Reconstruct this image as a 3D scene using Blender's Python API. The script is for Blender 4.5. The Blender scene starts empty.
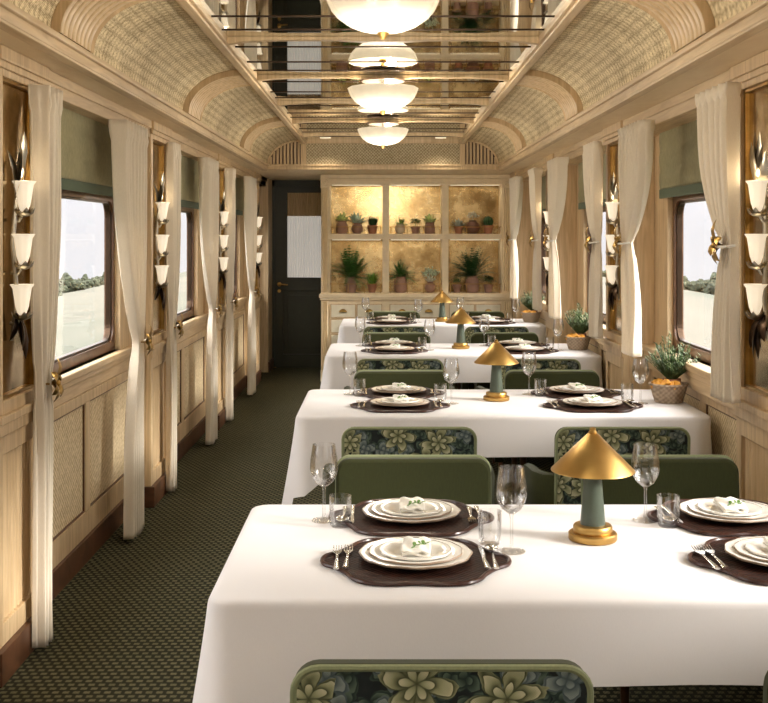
import bpy, math, random
from mathutils import Vector, Matrix, Euler
random.seed(7)
PI = math.pi
S = bpy.context.scene
C = S.collection

# ------------------------------------------------------------------ camera / light / exposure
F = 1120.0
CAMZ = 1.58
cam = bpy.data.cameras.new('camera'); camo = bpy.data.objects.new('camera', cam); C.objects.link(camo)
camo.location = (0, 0, CAMZ); camo.rotation_euler = (PI/2, 0, 0)
cam.sensor_width = 36; cam.lens = 36*F/768
cam.shift_x = 1.0/768; cam.shift_y = -115.5/768
cam.clip_start = .05; cam.clip_end = 3000
S.camera = camo
S.view_settings.view_transform = 'Standard'; S.view_settings.look = 'None'
S.view_settings.gamma = 1; S.view_settings.use_curve_mapping = False
S.view_settings.exposure = 0.3
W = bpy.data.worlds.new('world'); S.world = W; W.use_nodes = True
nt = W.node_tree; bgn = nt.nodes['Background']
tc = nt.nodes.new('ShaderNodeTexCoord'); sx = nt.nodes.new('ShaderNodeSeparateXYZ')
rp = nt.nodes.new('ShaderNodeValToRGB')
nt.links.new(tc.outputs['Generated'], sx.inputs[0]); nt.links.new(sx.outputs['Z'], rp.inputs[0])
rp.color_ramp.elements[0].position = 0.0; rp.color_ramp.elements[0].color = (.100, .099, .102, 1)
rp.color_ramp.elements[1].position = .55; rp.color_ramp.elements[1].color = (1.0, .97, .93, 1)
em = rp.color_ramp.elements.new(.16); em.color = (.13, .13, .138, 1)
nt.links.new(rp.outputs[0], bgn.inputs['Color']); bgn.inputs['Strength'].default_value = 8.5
sun = bpy.data.lights.new('sun', 'SUN'); suno = bpy.data.objects.new('sun', sun); C.objects.link(suno)
sun.energy = 4.5; sun.angle = math.radians(12); sun.color = (1, .94, .85)
suno.rotation_euler = Vector((-1.0, 0.36, -.42)).to_track_quat('-Z', 'Y').to_euler()
LAMP_W = 16.0      # ceiling bowls
LAMP_UP = 14.0     # light thrown up out of the open bowls
SCONCE_W = .3

# ------------------------------------------------------------------ helpers
class MB:
    def __init__(s): s.v = []; s.f = []
    def add(s, vs, fs):
        o = len(s.v); s.v += [tuple(p) for p in vs]; s.f += [tuple(i+o for i in f) for f in fs]
    def box(s, x0, x1, y0, y1, z0, z1):
        s.add([(x0,y0,z0),(x1,y0,z0),(x1,y1,z0),(x0,y1,z0),(x0,y0,z1),(x1,y0,z1),(x1,y1,z1),(x0,y1,z1)],
              [(0,3,2,1),(4,5,6,7),(0,1,5,4),(1,2,6,5),(2,3,7,6),(3,0,4,7)]); return s
    def lathe(s, prof, c=(0,0,0), n=24, mod=None, cap=True):
        vs = []; fs = []
        for i, (r, z) in enumerate(prof):
            for j in range(n):
                a = 2*PI*j/n; rr = r*(mod(a, i) if mod else 1)
                vs.append((c[0]+rr*math.cos(a), c[1]+rr*math.sin(a), c[2]+z))
        m = len(prof)
        for i in range(m-1):
            for j in range(n):
                k = (j+1) % n
                fs.append((i*n+j, i*n+k, (i+1)*n+k, (i+1)*n+j))
        if cap:
            if prof[0][0] > 1e-5: fs.append(tuple(range(n-1, -1, -1)))
            if prof[-1][0] > 1e-5: fs.append(tuple((m-1)*n+j for j in range(n)))
        s.add(vs, fs); return s
    def tube(s, pts, r, n=8, cap=True, flat=1.0, closed=False):
        pts = [Vector(p) for p in pts]; m = len(pts)
        rs = r if isinstance(r, (list, tuple)) else [r]*m
        vs = []; fs = []; up = None
        for i, p in enumerate(pts):
            if closed: t = pts[(i+1) % m]-pts[i-1]
            else: t = pts[min(i+1, m-1)]-pts[max(i-1, 0)]
            t.normalize()
            if up is None:
                up = Vector((0,0,1)) if abs(t.z) < .9 else Vector((0,1,0))
            u = t.cross(up)
            if u.length < 1e-4: u = t.cross(Vector((1,0,0)))
            u.normalize(); w = u.cross(t); up = w
            for j in range(n):
                a = 2*PI*j/n
                vs.append(p+u*math.cos(a)*rs[i]+w*math.sin(a)*rs[i]*flat)
        e = m if closed else m-1
        for i in range(e):
            for j in range(n):
                k = (j+1) % n; i2 = (i+1) % m
                fs.append((i*n+j, i*n+k, i2*n+k, i2*n+j))
        if cap and not closed:
            fs.append(tuple(range(n-1, -1, -1))); fs.append(tuple((m-1)*n+j for j in range(n)))
        s.add(vs, fs); return s
    def grid(s, fn, nu, nv, wrap=False):
        vs = [fn(i/(nu if wrap else nu-1), j/(nv-1)) for j in range(nv) for i in range(nu)]
        fs = []
        for j in range(nv-1):
            for i in range(nu if wrap else nu-1):
                k = (i+1) % nu
                fs.append((j*nu+i, j*nu+k, (j+1)*nu+k, (j+1)*nu+i))
        s.add(vs, fs); return s
    def prism(s, poly, z0, z1, axis='z'):
        n = len(poly)
        def P(a, b, c):
            return {'z': (a, b, c), 'y': (a, c, b), 'x': (c, a, b)}[axis]
        vs = [P(a, b, z0) for a, b in poly]+[P(a, b, z1) for a, b in poly]
        fs = [tuple(range(n-1, -1, -1)), tuple(range(n, 2*n))]
        fs += [(i, (i+1) % n, n+(i+1) % n, n+i) for i in range(n)]
        s.add(vs, fs); return s
    def ball(s, c, r, n=12, m=8, sc=(1,1,1)):
        return s.add_sphere(c, r, n, m, sc)
    def add_sphere(s, c, r, n, m, sc):
        vs = []; fs = []
        for i in range(m+1):
            t = PI*i/m
            for j in range(n):
                a = 2*PI*j/n
                vs.append((c[0]+sc[0]*r*math.sin(t)*math.cos(a), c[1]+sc[1]*r*math.sin(t)*math.sin(a), c[2]+sc[2]*r*math.cos(t)))
        for i in range(m):
            for j in range(n):
                k = (j+1) % n
                fs.append((i*n+j, (i+1)*n+j, (i+1)*n+k, i*n+k))
        s.add(vs, fs); return s
    def xf(s, M, start=0):
        for i in range(start, len(s.v)): s.v[i] = tuple(M @ Vector(s.v[i]))
        return s
    def build(s, name, m, parent=None, smooth=True, bevel=0, angle=40, solid=0, loc=None, fix=True):
        me = bpy.data.meshes.new(name); me.from_pydata(s.v, [], s.f)
        if fix:
            import bmesh
            bm = bmesh.new(); bm.from_mesh(me)
            bmesh.ops.remove_doubles(bm, verts=bm.verts, dist=1e-5)
            bmesh.ops.recalc_face_normals(bm, faces=bm.faces)
            bm.to_mesh(me); bm.free()
        me.materials.append(m)
        if smooth:
            me.polygons.foreach_set('use_smooth', [True]*len(me.polygons))
            me.set_sharp_from_angle(angle=math.radians(angle))
        o = bpy.data.objects.new(name, me); C.objects.link(o)
        if parent: o.parent = parent
        if loc: o.location = loc
        if bevel:
            b = o.modifiers.new('bevel', 'BEVEL'); b.width = bevel; b.segments = 2; b.limit_method = 'ANGLE'; b.angle_limit = math.radians(50)
        if solid:
            b = o.modifiers.new('solid', 'SOLIDIFY'); b.thickness = solid; b.offset = 0
        return o

def tag(o, label=None, cat=None, group=None, kind=None):
    if label: o['label'] = label
    if cat: o['category'] = cat
    if group: o['group'] = group
    if kind: o['kind'] = kind
    return o
def empty(name, loc=(0,0,0), rz=0):
    o = bpy.data.objects.new(name, None); C.objects.link(o); o.location = loc; o.rotation_euler = (0,0,rz)
    o.empty_display_size = .05
    return o
def struct(o): o['kind'] = 'structure'; return o
KIDS = {}
def dup(root, loc, rz=0, label=None, group=None, mx=False):
    r = root.copy(); C.objects.link(r); r.location = loc; r.rotation_euler = (0, 0, rz)
    if label: r['label'] = label
    if group: r['group'] = group
    for ch in list(root.children):
        c = ch.copy(); C.objects.link(c); c.parent = r
        for g in list(ch.children):
            d = g.copy(); C.objects.link(d); d.parent = c
    return r
class Proto:
    """first placement moves the source, later ones copy it"""
    def __init__(s, o): s.o = o; s.used = False
    def put(s, loc, rz=0, label=None, group=None):
        if not s.used:
            s.used = True; s.o.location = loc; s.o.rotation_euler = (0,0,rz)
            if label: s.o['label'] = label
            if group: s.o['group'] = group
            return s.o
        return dup(s.o, loc, rz, label, group)

# ------------------------------------------------------------------ materials
def new(name):
    m = bpy.data.materials.new(name); m.use_nodes = True
    t = m.node_tree; b = t.nodes['Principled BSDF']; return m, t, b
def N(t, kind, **kw):
    n = t.nodes.new(kind)
    for k, v in kw.items():
        if k.startswith('_'): setattr(n, k[1:], v)
        else: n.inputs[k].default_value = v
    return n
def ramp(t, fac, cols):
    r = t.nodes.new('ShaderNodeValToRGB'); e = r.color_ramp.elements
    while len(e) < len(cols): e.new(.5)
    for i, (p, c) in enumerate(cols):
        e[i].position = p; e[i].color = (c[0], c[1], c[2], 1)
    t.links.new(fac, r.inputs[0]); return r.outputs[0]
def coords(t, scale=(1,1,1), kind='Object', rot=(0,0,0)):
    tc = t.nodes.new('ShaderNodeTexCoord'); mp = t.nodes.new('ShaderNodeMapping')
    mp.inputs['Scale'].default_value = scale; mp.inputs['Rotation'].default_value = rot
    t.links.new(tc.outputs[kind], mp.inputs[0]); return mp.outputs[0]
def bump(t, b, h, strength=.3, dist=.002):
    n = t.nodes.new('ShaderNodeBump'); n.inputs['Strength'].default_value = strength; n.inputs['Distance'].default_value = dist
    t.links.new(h, n.inputs['Height']); t.links.new(n.outputs[0], b.inputs['Normal'])
def math_(t, op, a, b=None, c=None):
    n = t.nodes.new('ShaderNodeMath'); n.operation = op
    for i, x in enumerate((a, b, c)):
        if x is None: continue
        if isinstance(x, (int, float)): n.inputs[i].default_value = x
        else: t.links.new(x, n.inputs[i])
    return n.outputs[0]
def mixc(t, fac, a, b, mode='MIX'):
    n = t.nodes.new('ShaderNodeMix'); n.data_type = 'RGBA'; n.blend_type = mode
    for idx, x in ((0, fac), (6, a), (7, b)):
        if isinstance(x, (int, float)): n.inputs[idx].default_value = x
        elif isinstance(x, tuple): n.inputs[idx].default_value = (x[0], x[1], x[2], 1)
        else: t.links.new(x, n.inputs[idx])
    return n.outputs[2]

def plain(name, col, rough=.5, metal=0, var=.12, scale=14, sheen=0, spec=.5, bumpy=.05):
    m, t, b = new(name)
    c = coords(t); n = N(t, 'ShaderNodeTexNoise', Scale=scale, Detail=3.0); t.links.new(c, n.inputs[0])
    d = tuple(max(0, x*(1-var)) for x in col); l = tuple(min(1, x*(1+var)) for x in col)
    t.links.new(ramp(t, n.outputs[0], [(.3, d), (.7, l)]), b.inputs['Base Color'])
    b.inputs['Roughness'].default_value = rough; b.inputs['Metallic'].default_value = metal
    b.inputs['Specular IOR Level'].default_value = spec
    if sheen: b.inputs['Sheen Weight'].default_value = sheen
    if bumpy: bump(t, b, n.outputs[0], bumpy)
    return m
def wood(name, c1, c2, scale=(3, 3, 40), rough=.45, sc2=2.0):
    m, t, b = new(name)
    c = coords(t, scale); n = N(t, 'ShaderNodeTexNoise', Scale=sc2, Detail=6.0, Distortion=1.2); t.links.new(c, n.inputs[0])
    t.links.new(ramp(t, n.outputs[0], [(.32, c1), (.68, c2)]), b.inputs['Base Color'])
    b.inputs['Roughness'].default_value = rough; bump(t, b, n.outputs[0], .15, .001)
    return m
def weave(name, c1, c2, sc=90, rough=.8, axes=('Y','Z'), blotch=.25, bstr=.5, patch=None):
    """woven cane: two crossing waves"""
    m, t, b = new(name)
    tc = t.nodes.new('ShaderNodeTexCoord'); s = t.nodes.new('ShaderNodeSeparateXYZ'); t.links.new(tc.outputs['Object'], s.inputs[0])
    def w(ax, k): return math_(t, 'SINE', math_(t, 'MULTIPLY', s.outputs[ax], k))
    a = w(axes[0], sc); d = w(axes[1], sc)
    pr = math_(t, 'MULTIPLY', a, d)
    n = N(t, 'ShaderNodeTexNoise', Scale=60.0, Detail=2.0); t.links.new(tc.outputs['Object'], n.inputs[0])
    h = math_(t, 'MULTIPLY_ADD', pr, .35, n.outputs[0])
    col = ramp(t, h, [(.25, c1), (.75, c2)])
    n2 = N(t, 'ShaderNodeTexNoise', Scale=7.0, Detail=2.0); t.links.new(tc.outputs['Object'], n2.inputs[0])
    col = mixc(t, math_(t, 'MULTIPLY', n2.outputs[0], blotch), col, tuple(x*.45 for x in c1))
    if patch:   # larger basket squares, alternately paler straw
        ch = math_(t, 'MULTIPLY', w(axes[0], patch), w(axes[1], patch))
        f = math_(t, 'MULTIPLY', math_(t, 'GREATER_THAN', ch, .12), .33)
        col = mixc(t, f, col, tuple(min(1, x*1.25) for x in c2))
    t.links.new(col, b.inputs['Base Color']); b.inputs['Roughness'].default_value = rough
    bump(t, b, h, bstr, .003)
    return m
def cove_weave():
    m, t, b = new('cove_cane')
    tc = t.nodes.new('ShaderNodeTexCoord'); s = t.nodes.new('ShaderNodeSeparateXYZ'); t.links.new(tc.outputs['Object'], s.inputs[0])
    ang = math_(t, 'ARCTAN2', math_(t, 'SUBTRACT', s.outputs['Z'], 2.30), math_(t, 'SUBTRACT', math_(t, 'ABSOLUTE', s.outputs['X']), .82))
    arc = math_(t, 'MULTIPLY', ang, .31)
    cb = t.nodes.new('ShaderNodeCombineXYZ'); t.links.new(arc, cb.inputs[0]); t.links.new(s.outputs['Y'], cb.inputs[1])
    def nz(sx_, sy_, sc_, det=3.0):
        mp = t.nodes.new('ShaderNodeMapping'); mp.inputs['Scale'].default_value = (sx_, sy_, 1); t.links.new(cb.outputs[0], mp.inputs[0])
        n = N(t, 'ShaderNodeTexNoise', Scale=sc_, Detail=det); t.links.new(mp.outputs[0], n.inputs[0]); return n.outputs[0]
    def sn(v, k): return math_(t, 'SINE', math_(t, 'MULTIPLY', v, k))
    fibre = math_(t, 'ADD', math_(t, 'MULTIPLY', nz(1, .25, 170), .5), math_(t, 'MULTIPLY', nz(.25, 1, 170), .5))
    fine = math_(t, 'MULTIPLY', sn(arc, 520), sn(s.outputs['Y'], 420))
    big = math_(t, 'MULTIPLY', sn(arc, 78), sn(s.outputs['Y'], 62))
    h = math_(t, 'MULTIPLY_ADD', fine, .13, fibre)
    hb_ = h
    h = math_(t, 'MULTIPLY_ADD', math_(t, 'ABSOLUTE', big), .16, math_(t, 'SUBTRACT', h, .06))
    h = math_(t, 'MULTIPLY_ADD', math_(t, 'SUBTRACT', nz(1, 1, 5), .5), .35, h)
    t.links.new(ramp(t, h, [(.30, (.22,.15,.07)), (.5, (.60,.47,.27)), (.66, (.92,.80,.54))]), b.inputs['Base Color'])
    b.inputs['Roughness'].default_value = .75; bump(t, b, hb_, .6, .003); return m
def fabric(name, col, var=.1, sc=500, rough=.9, sheen=.2, trans=0):
    m, t, b = new(name)
    c = coords(t, (1,1,1)); n = N(t, 'ShaderNodeTexNoise', Scale=5.0, Detail=4.0); t.links.new(c, n.inputs[0])
    c2 = coords(t, (sc, sc, sc*.25)); n2 = N(t, 'ShaderNodeTexNoise', Scale=1.0, Detail=1.0); t.links.new(c2, n2.inputs[0])
    f = math_(t, 'MULTIPLY_ADD', n2.outputs[0], .6, math_(t, 'MULTIPLY', n.outputs[0], .4))
    cc = ramp(t, f, [(.3, tuple(x*(1-var) for x in col)), (.7, tuple(min(1, x*(1+var)) for x in col))])
    t.links.new(cc, b.inputs['Base Color']); b.inputs['Roughness'].default_value = rough
    b.inputs['Sheen Weight'].default_value = sheen; b.inputs['Specular IOR Level'].default_value = .2
    bump(t, b, n2.outputs[0], .15, .001)
    if trans:
        tr = t.nodes.new('ShaderNodeBsdfTranslucent'); t.links.new(cc, tr.inputs[0])
        mx = t.nodes.new('ShaderNodeMixShader'); mx.inputs[0].default_value = trans
        t.links.new(b.outputs[0], mx.inputs[1]); t.links.new(tr.outputs[0], mx.inputs[2])
        t.links.new(mx.outputs[0], t.nodes['Material Output'].inputs[0])
    return m
def thin_glass(name, tint=(1,1,1), base=.06, gl=.9, rough=.02):
    m, t, b = new(name); t.nodes.remove(b)
    lw = N(t, 'ShaderNodeLayerWeight', Blend=.35)
    f = math_(t, 'MULTIPLY_ADD', lw.outputs['Fresnel'], gl, base)
    f = math_(t, 'MINIMUM', f, 1.0)
    tr = t.nodes.new('ShaderNodeBsdfTransparent'); tr.inputs[0].default_value = (*tint, 1)
    g = t.nodes.new('ShaderNodeBsdfGlossy'); g.inputs['Roughness'].default_value = rough
    n = N(t, 'ShaderNodeTexNoise', Scale=4.0); t.links.new(coords(t), n.inputs[0])
    t.links.new(ramp(t, n.outputs[0], [(.3, (.95,.95,.95)), (.7, (1,1,1))]), g.inputs[0])
    mx = t.nodes.new('ShaderNodeMixShader'); t.links.new(f, mx.inputs[0]); t.links.new(tr.outputs[0], mx.inputs[1]); t.links.new(g.outputs[0], mx.inputs[2])
    t.links.new(mx.outputs[0], t.nodes['Material Output'].inputs[0]); return m
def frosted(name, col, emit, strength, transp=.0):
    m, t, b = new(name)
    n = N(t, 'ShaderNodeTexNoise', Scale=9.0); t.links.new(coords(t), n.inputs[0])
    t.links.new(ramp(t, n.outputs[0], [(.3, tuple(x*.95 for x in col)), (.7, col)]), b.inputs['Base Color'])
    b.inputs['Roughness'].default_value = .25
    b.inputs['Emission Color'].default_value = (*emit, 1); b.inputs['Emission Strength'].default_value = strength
    if transp:
        tr = t.nodes.new('ShaderNodeBsdfTransparent')
        mx = t.nodes.new('ShaderNodeMixShader'); mx.inputs[0].default_value = transp
        t.links.new(b.outputs[0], mx.inputs[1]); t.links.new(tr.outputs[0], mx.inputs[2])
        t.links.new(mx.outputs[0], t.nodes['Material Output'].inputs[0])
    return m
def mirror(name, c1, c2, rough=.06, sc=3.0, metal=1.0):
    m, t, b = new(name)
    n = N(t, 'ShaderNodeTexNoise', Scale=sc, Detail=8.0, Roughness=.7); t.links.new(coords(t), n.inputs[0])
    t.links.new(ramp(t, n.outputs[0], [(.4, c1), (.65, c2)]), b.inputs['Base Color'])
    b.inputs['Metallic'].default_value = metal
    r = math_(t, 'MULTIPLY_ADD', n.outputs[0], rough*1.2, rough*.4); t.links.new(r, b.inputs['Roughness'])
    return m
def floral():
    m, t, b = new('floral_fabric')
    tc = t.nodes.new('ShaderNodeTexCoord'); s = t.nodes.new('ShaderNodeSeparateXYZ'); t.links.new(tc.outputs['Object'], s.inputs[0])
    cb = t.nodes.new('ShaderNodeCombineXYZ'); t.links.new(s.outputs['X'], cb.inputs[0]); t.links.new(s.outputs['Z'], cb.inputs[1]); t.links.new(s.outputs['Y'], cb.inputs[2])
    nz = N(t, 'ShaderNodeTexNoise', Scale=30.0, Detail=2.0); t.links.new(cb.outputs[0], nz.inputs[0])
    def flower(scale, offs, petals, R, soft, twirl):
        mp = t.nodes.new('ShaderNodeMapping'); mp.inputs['Scale'].default_value = (scale, scale, 0); mp.inputs['Location'].default_value = (offs, offs*.7, 0)
        t.links.new(cb.outputs[0], mp.inputs[0])
        v = N(t, 'ShaderNodeTexVoronoi', Scale=1.0, Randomness=.75); v.voronoi_dimensions = '2D'
        t.links.new(mp.outputs[0], v.inputs['Vector'])
        d = t.nodes.new('ShaderNodeVectorMath'); d.operation = 'SUBTRACT'
        t.links.new(mp.outputs[0], d.inputs[0]); t.links.new(v.outputs['Position'], d.inputs[1])
        ds = t.nodes.new('ShaderNodeSeparateXYZ'); t.links.new(d.outputs[0], ds.inputs[0])
        ang = math_(t, 'ARCTAN2', ds.outputs[1], ds.outputs[0])
        rad = v.outputs['Distance']
        cs = t.nodes.new('ShaderNodeSeparateColor'); t.links.new(v.outputs['Color'], cs.inputs[0])
        a2 = math_(t, 'ADD', math_(t, 'MULTIPLY', ang, petals), math_(t, 'MULTIPLY', cs.outputs[0], 6.28))
        a2 = math_(t, 'ADD', a2, math_(t, 'MULTIPLY', rad, twirl))
        pet = math_(t, 'ABSOLUTE', math_(t, 'COSINE', math_(t, 'MULTIPLY', a2, .5)))
        edge = math_(t, 'MULTIPLY_ADD', pet, R*.65, R*.42)
        edge = math_(t, 'MULTIPLY_ADD', math_(t, 'SUBTRACT', nz.outputs[0], .5), .5, edge)
        q = math_(t, 'DIVIDE', rad, edge)          # 0 at centre, 1 at petal edge
        inside = math_(t, 'LESS_THAN', q, 1.0)
        # petal vein shading (a woven drawing in the cloth)
        vein = math_(t, 'MULTIPLY', pet, math_(t, 'FRACT', math_(t, 'MULTIPLY', q, 2.4)))
        return inside, vein, cs
    base = ramp(t, nz.outputs[0], [(.35, (.004,.007,.010)), (.7, (.012,.019,.022))])
    i1, v1, c1 = flower(17.0, 3.3, 3.0, .66, 0, 3.0)
    leafc = ramp(t, v1, [(.1, (.012,.028,.026)), (.8, (.10,.145,.105))])
    col = mixc(t, i1, base, leafc)
    i3, v3, c3 = flower(12.0, 7.7, 4.0, .55, 0, 2.0)
    f3 = math_(t, 'MULTIPLY', i3, math_(t, 'GREATER_THAN', c3.outputs[1], .45))
    col = mixc(t, f3, col, ramp(t, v3, [(.05, (.06,.09,.10)), (.75, (.27,.32,.30))]))
    i2, v2, c2 = flower(8.4, .4, 6.0, .62, 0, 2.5)
    f2 = math_(t, 'MULTIPLY', i2, math_(t, 'GREATER_THAN', c2.outputs[1], .33))
    col = mixc(t, f2, col, ramp(t, v2, [(.05, (.07,.08,.035)), (.35, (.34,.35,.19)), (.85, (.66,.64,.42))]))
    ck = N(t, 'ShaderNodeTexChecker', Scale=420.0); t.links.new(cb.outputs[0], ck.inputs[0])
    col = mixc(t, math_(t, 'MULTIPLY', ck.outputs['Fac'], .3), col, (.02,.03,.02))
    t.links.new(col, b.inputs['Base Color']); b.inputs['Roughness'].default_value = .9
    bump(t, b, ck.outputs['Fac'], .2, .001)
    return m
def carpet_mat():
    m, t, b = new('carpet')
    c = coords(t, (1,1,1))
    br = t.nodes.new('ShaderNodeTexBrick'); t.links.new(c, br.inputs[0])
    for k, v in (('Scale', 1.0), ('Brick Width', .036), ('Row Height', .033), ('Mortar Size', .008), ('Mortar Smooth', .3)): br.inputs[k].default_value = v
    br.offset = .5
    br.inputs['Color1'].default_value = (.23,.205,.115,1); br.inputs['Color2'].default_value = (.185,.170,.092,1); br.inputs['Mortar'].default_value = (.040,.038,.024,1)
    c2 = coords(t, (1,1,1), rot=(0,0,.6))
    w = N(t, 'ShaderNodeTexWave', Scale=32.0, Distortion=1.0); w.bands_direction = 'X'; t.links.new(c2, w.inputs[0])
    n = N(t, 'ShaderNodeTexNoise', Scale=260.0, Detail=2.0); t.links.new(c, n.inputs[0])
    col = mixc(t, math_(t, 'MULTIPLY', w.outputs['Fac'], .45), br.outputs['Color'], (.02,.026,.016))
    col = mixc(t, .5, col, ramp(t, n.outputs[0], [(.3, (.3,.3,.3)), (.7, (1,1,1))]), 'MULTIPLY')
    t.links.new(col, b.inputs['Base Color']); b.inputs['Roughness'].default_value = 1.0; b.inputs['Specular IOR Level'].default_value = .1
    bump(t, b, br.outputs['Fac'], .4, .004)
    return m

M = {}
M['oak'] = wood('light_oak', (.52,.365,.20), (.72,.54,.325), (16, 16, 1.2))
M['oakx'] = wood('light_oak_long', (.53,.375,.21), (.72,.55,.34), (14, 1.2, 14))
M['soffit'] = wood('pale_veneer', (.78,.62,.41), (.88,.73,.51), (5, 1.2, 5), .5)
M['brown'] = wood('dark_walnut', (.075,.032,.015), (.15,.065,.03), (4, 4, 4), .4)
M['winframe'] = wood('window_walnut', (.10,.045,.02), (.20,.10,.05), (4, 4, 4), .3)
M['cream'] = plain('cream_painted_wood', (.90,.76,.53), .45, var=.06)
M['creaml'] = plain('ivory_drawer_front', (.80,.74,.58), .4, var=.05)
M['cane'] = cove_weave()
M['caneb'] = weave('bulkhead_cane', (.32,.24,.13), (.72,.62,.42), 200, axes=('X','Z'))
M['wallcane'] = weave('wall_cane', (.50,.37,.20), (.88,.73,.49), 230, axes=('Y','Z'), blotch=.1, bstr=.6)
M['mirror'] = mirror('ceiling_mirror', (.66,.66,.60), (.78,.77,.69), .02, 1.5)
M['bronze'] = mirror('bronze_mirror', (.46,.33,.17), (.78,.62,.38), .13, 4.0)
M['gold_mirror'] = mirror('gilt_mirror', (.36,.24,.10), (.70,.53,.28), .26, 4.5, metal=1.0)
M['brass'] = plain('brushed_brass', (.50,.31,.10), .40, 1.0, var=.1, bumpy=.02)
M['brassd'] = plain('antique_brass', (.42,.27,.09), .32, 1.0, var=.25, bumpy=.05)
M['silver'] = plain('aged_silver_leaf', (.46,.42,.34), .3, 1.0, var=.3)
M['bronzed'] = plain('dark_bronze', (.07,.045,.03), .35, 1.0, var=.2)
M['steel'] = plain('polished_steel', (.72,.70,.66), .15, 1.0, var=.05, bumpy=0)
M['curtain'] = fabric('curtain_linen', (.95,.87,.74), .04, 300, trans=.28)
M['shade'] = fabric('olive_linen', (.46,.43,.25), .22, 160, trans=.25)
M['shadeband'] = fabric('green_band', (.09,.13,.08), .12, 200)
M['cloth'] = fabric('white_tablecloth', (.75,.73,.74), .012, 400, rough=.8, sheen=.1)
M['napkin'] = fabric('napkin_linen', (.86,.83,.76), .04, 300)
M['velvet'] = fabric('green_velvet', (.032,.036,.010), .12, 200, rough=.8, sheen=.12)
M['velvetl'] = fabric('pale_green_piping', (.24,.27,.15), .1, 200, rough=.7, sheen=.15)
M['floral'] = floral()
M['carpet'] = carpet_mat()
M['glass'] = thin_glass('clear_glass', (.985,.985,.98), .03, .55)
M['pane'] = thin_glass('window_glass', (1,1,1), .015, .12)
M['mat'] = weave('placemat_cane', (.006,.003,.002), (.050,.015,.008), 420, rough=.6, axes=('X','Y'), blotch=.2, bstr=.8)
M['mat'].node_tree.nodes['Principled BSDF'].inputs['Specular IOR Level'].default_value = .15
M['matrim'] = plain('placemat_rim', (.040,.012,.007), .3, var=.2)
M['china'] = plain('white_china', (.78,.75,.69), .12, var=.015, bumpy=0)
M['chinarim'] = plain('taupe_plate_rim', (.30,.22,.16), .25, var=.1, bumpy=0)
M['sage'] = plain('sage_ceramic', (.075,.095,.07), .3, var=.08)
M['leaf'] = plain('herb_green', (.12,.26,.04), .5, var=.3)
M['basket'] = weave('basket_reed', (.30,.22,.15), (.48,.37,.26), 260, axes=('X','Z'), blotch=.2)
M['terracotta'] = plain('terracotta', (.42,.19,.11), .7, var=.15)
M['clay'] = plain('pink_clay', (.38,.22,.16), .7, var=.2)
M['darkclay'] = plain('dark_clay', (.17,.08,.05), .55, var=.2)
M['paleclay'] = plain('pale_stoneware', (.66,.56,.44), .6, var=.1)
M['soil'] = plain('soil', (.05,.03,.02), .95, var=.3)
M['orange'] = plain('golden_fruit', (.80,.38,.05), .5, var=.2)
M['door'] = plain('bottle_green_paint', (.030,.032,.017), .4, var=.1)
M['reeded'] = frosted('reeded_glass_glow', (.60,.55,.50), (.85,.80,.72), .30)  # door pane: emission stands in for corridor light coming through from behind
M['bowl'] = frosted('opal_glass', (.90,.84,.72), (1.0,.86,.64), .28, transp=.10)
M['cup'] = frosted('frosted_cup_glass', (.92,.88,.80), (1.0,.85,.64), .42, transp=.08)
M['bulb'] = frosted('lit_bulb', (1,1,1), (1,.80,.52), 5.0)
M['glow'] = frosted('warm_light_strip', (1,1,1), (1,.80,.50), .5)
FG = {}
def fol(name, col, var=.4, rough=.5): FG[name] = plain(name, col, rough, var=var, scale=40); return FG[name]
fol('fern_green', (.045,.13,.02)); fol('dark_green', (.02,.07,.015)); fol('pale_green', (.62,.74,.30))
fol('frost_green', (.60,.74,.60)); fol('lime_green', (.14,.30,.03)); fol('grey_green', (.45,.50,.45)); fol('rosemary_green', (.11,.155,.06))
fol('petal_white', (.75,.74,.62))

# ------------------------------------------------------------------ dimensions
P = 2.6
Y0, Y1 = -3.3, 13.5
PIL0 = 3.92                 # near edge of the first visible pilaster, 0.52 long
PILW = .52
SOF = 2.25                  # soffit
SIDE = {'left': dict(s=-1, p=1.35, w=1.46, f=1.52), 'right': dict(s=1, p=1.40, w=1.58, f=1.62)}
OUT = 1.76
SILL, WB, WT = .95, .97, 1.80
BULK = 11.3
CX, CZ = 1.17, 2.30         # cove foot
MX, MZ = .82, 2.553          # cove head
ORD = ['nearest', 'second', 'third', 'fourth', 'fifth']

def sbox(mb, sd, xa, xb, y0, y1, z0, z1):
    a, b = sorted((sd*xa, sd*xb)); mb.box(a, b, y0, y1, z0, z1)

# floor
mb = MB(); mb.box(-OUT, OUT, Y0, Y1+.1, -.06, 0); struct(mb.build('floor', M['carpet']))
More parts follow.
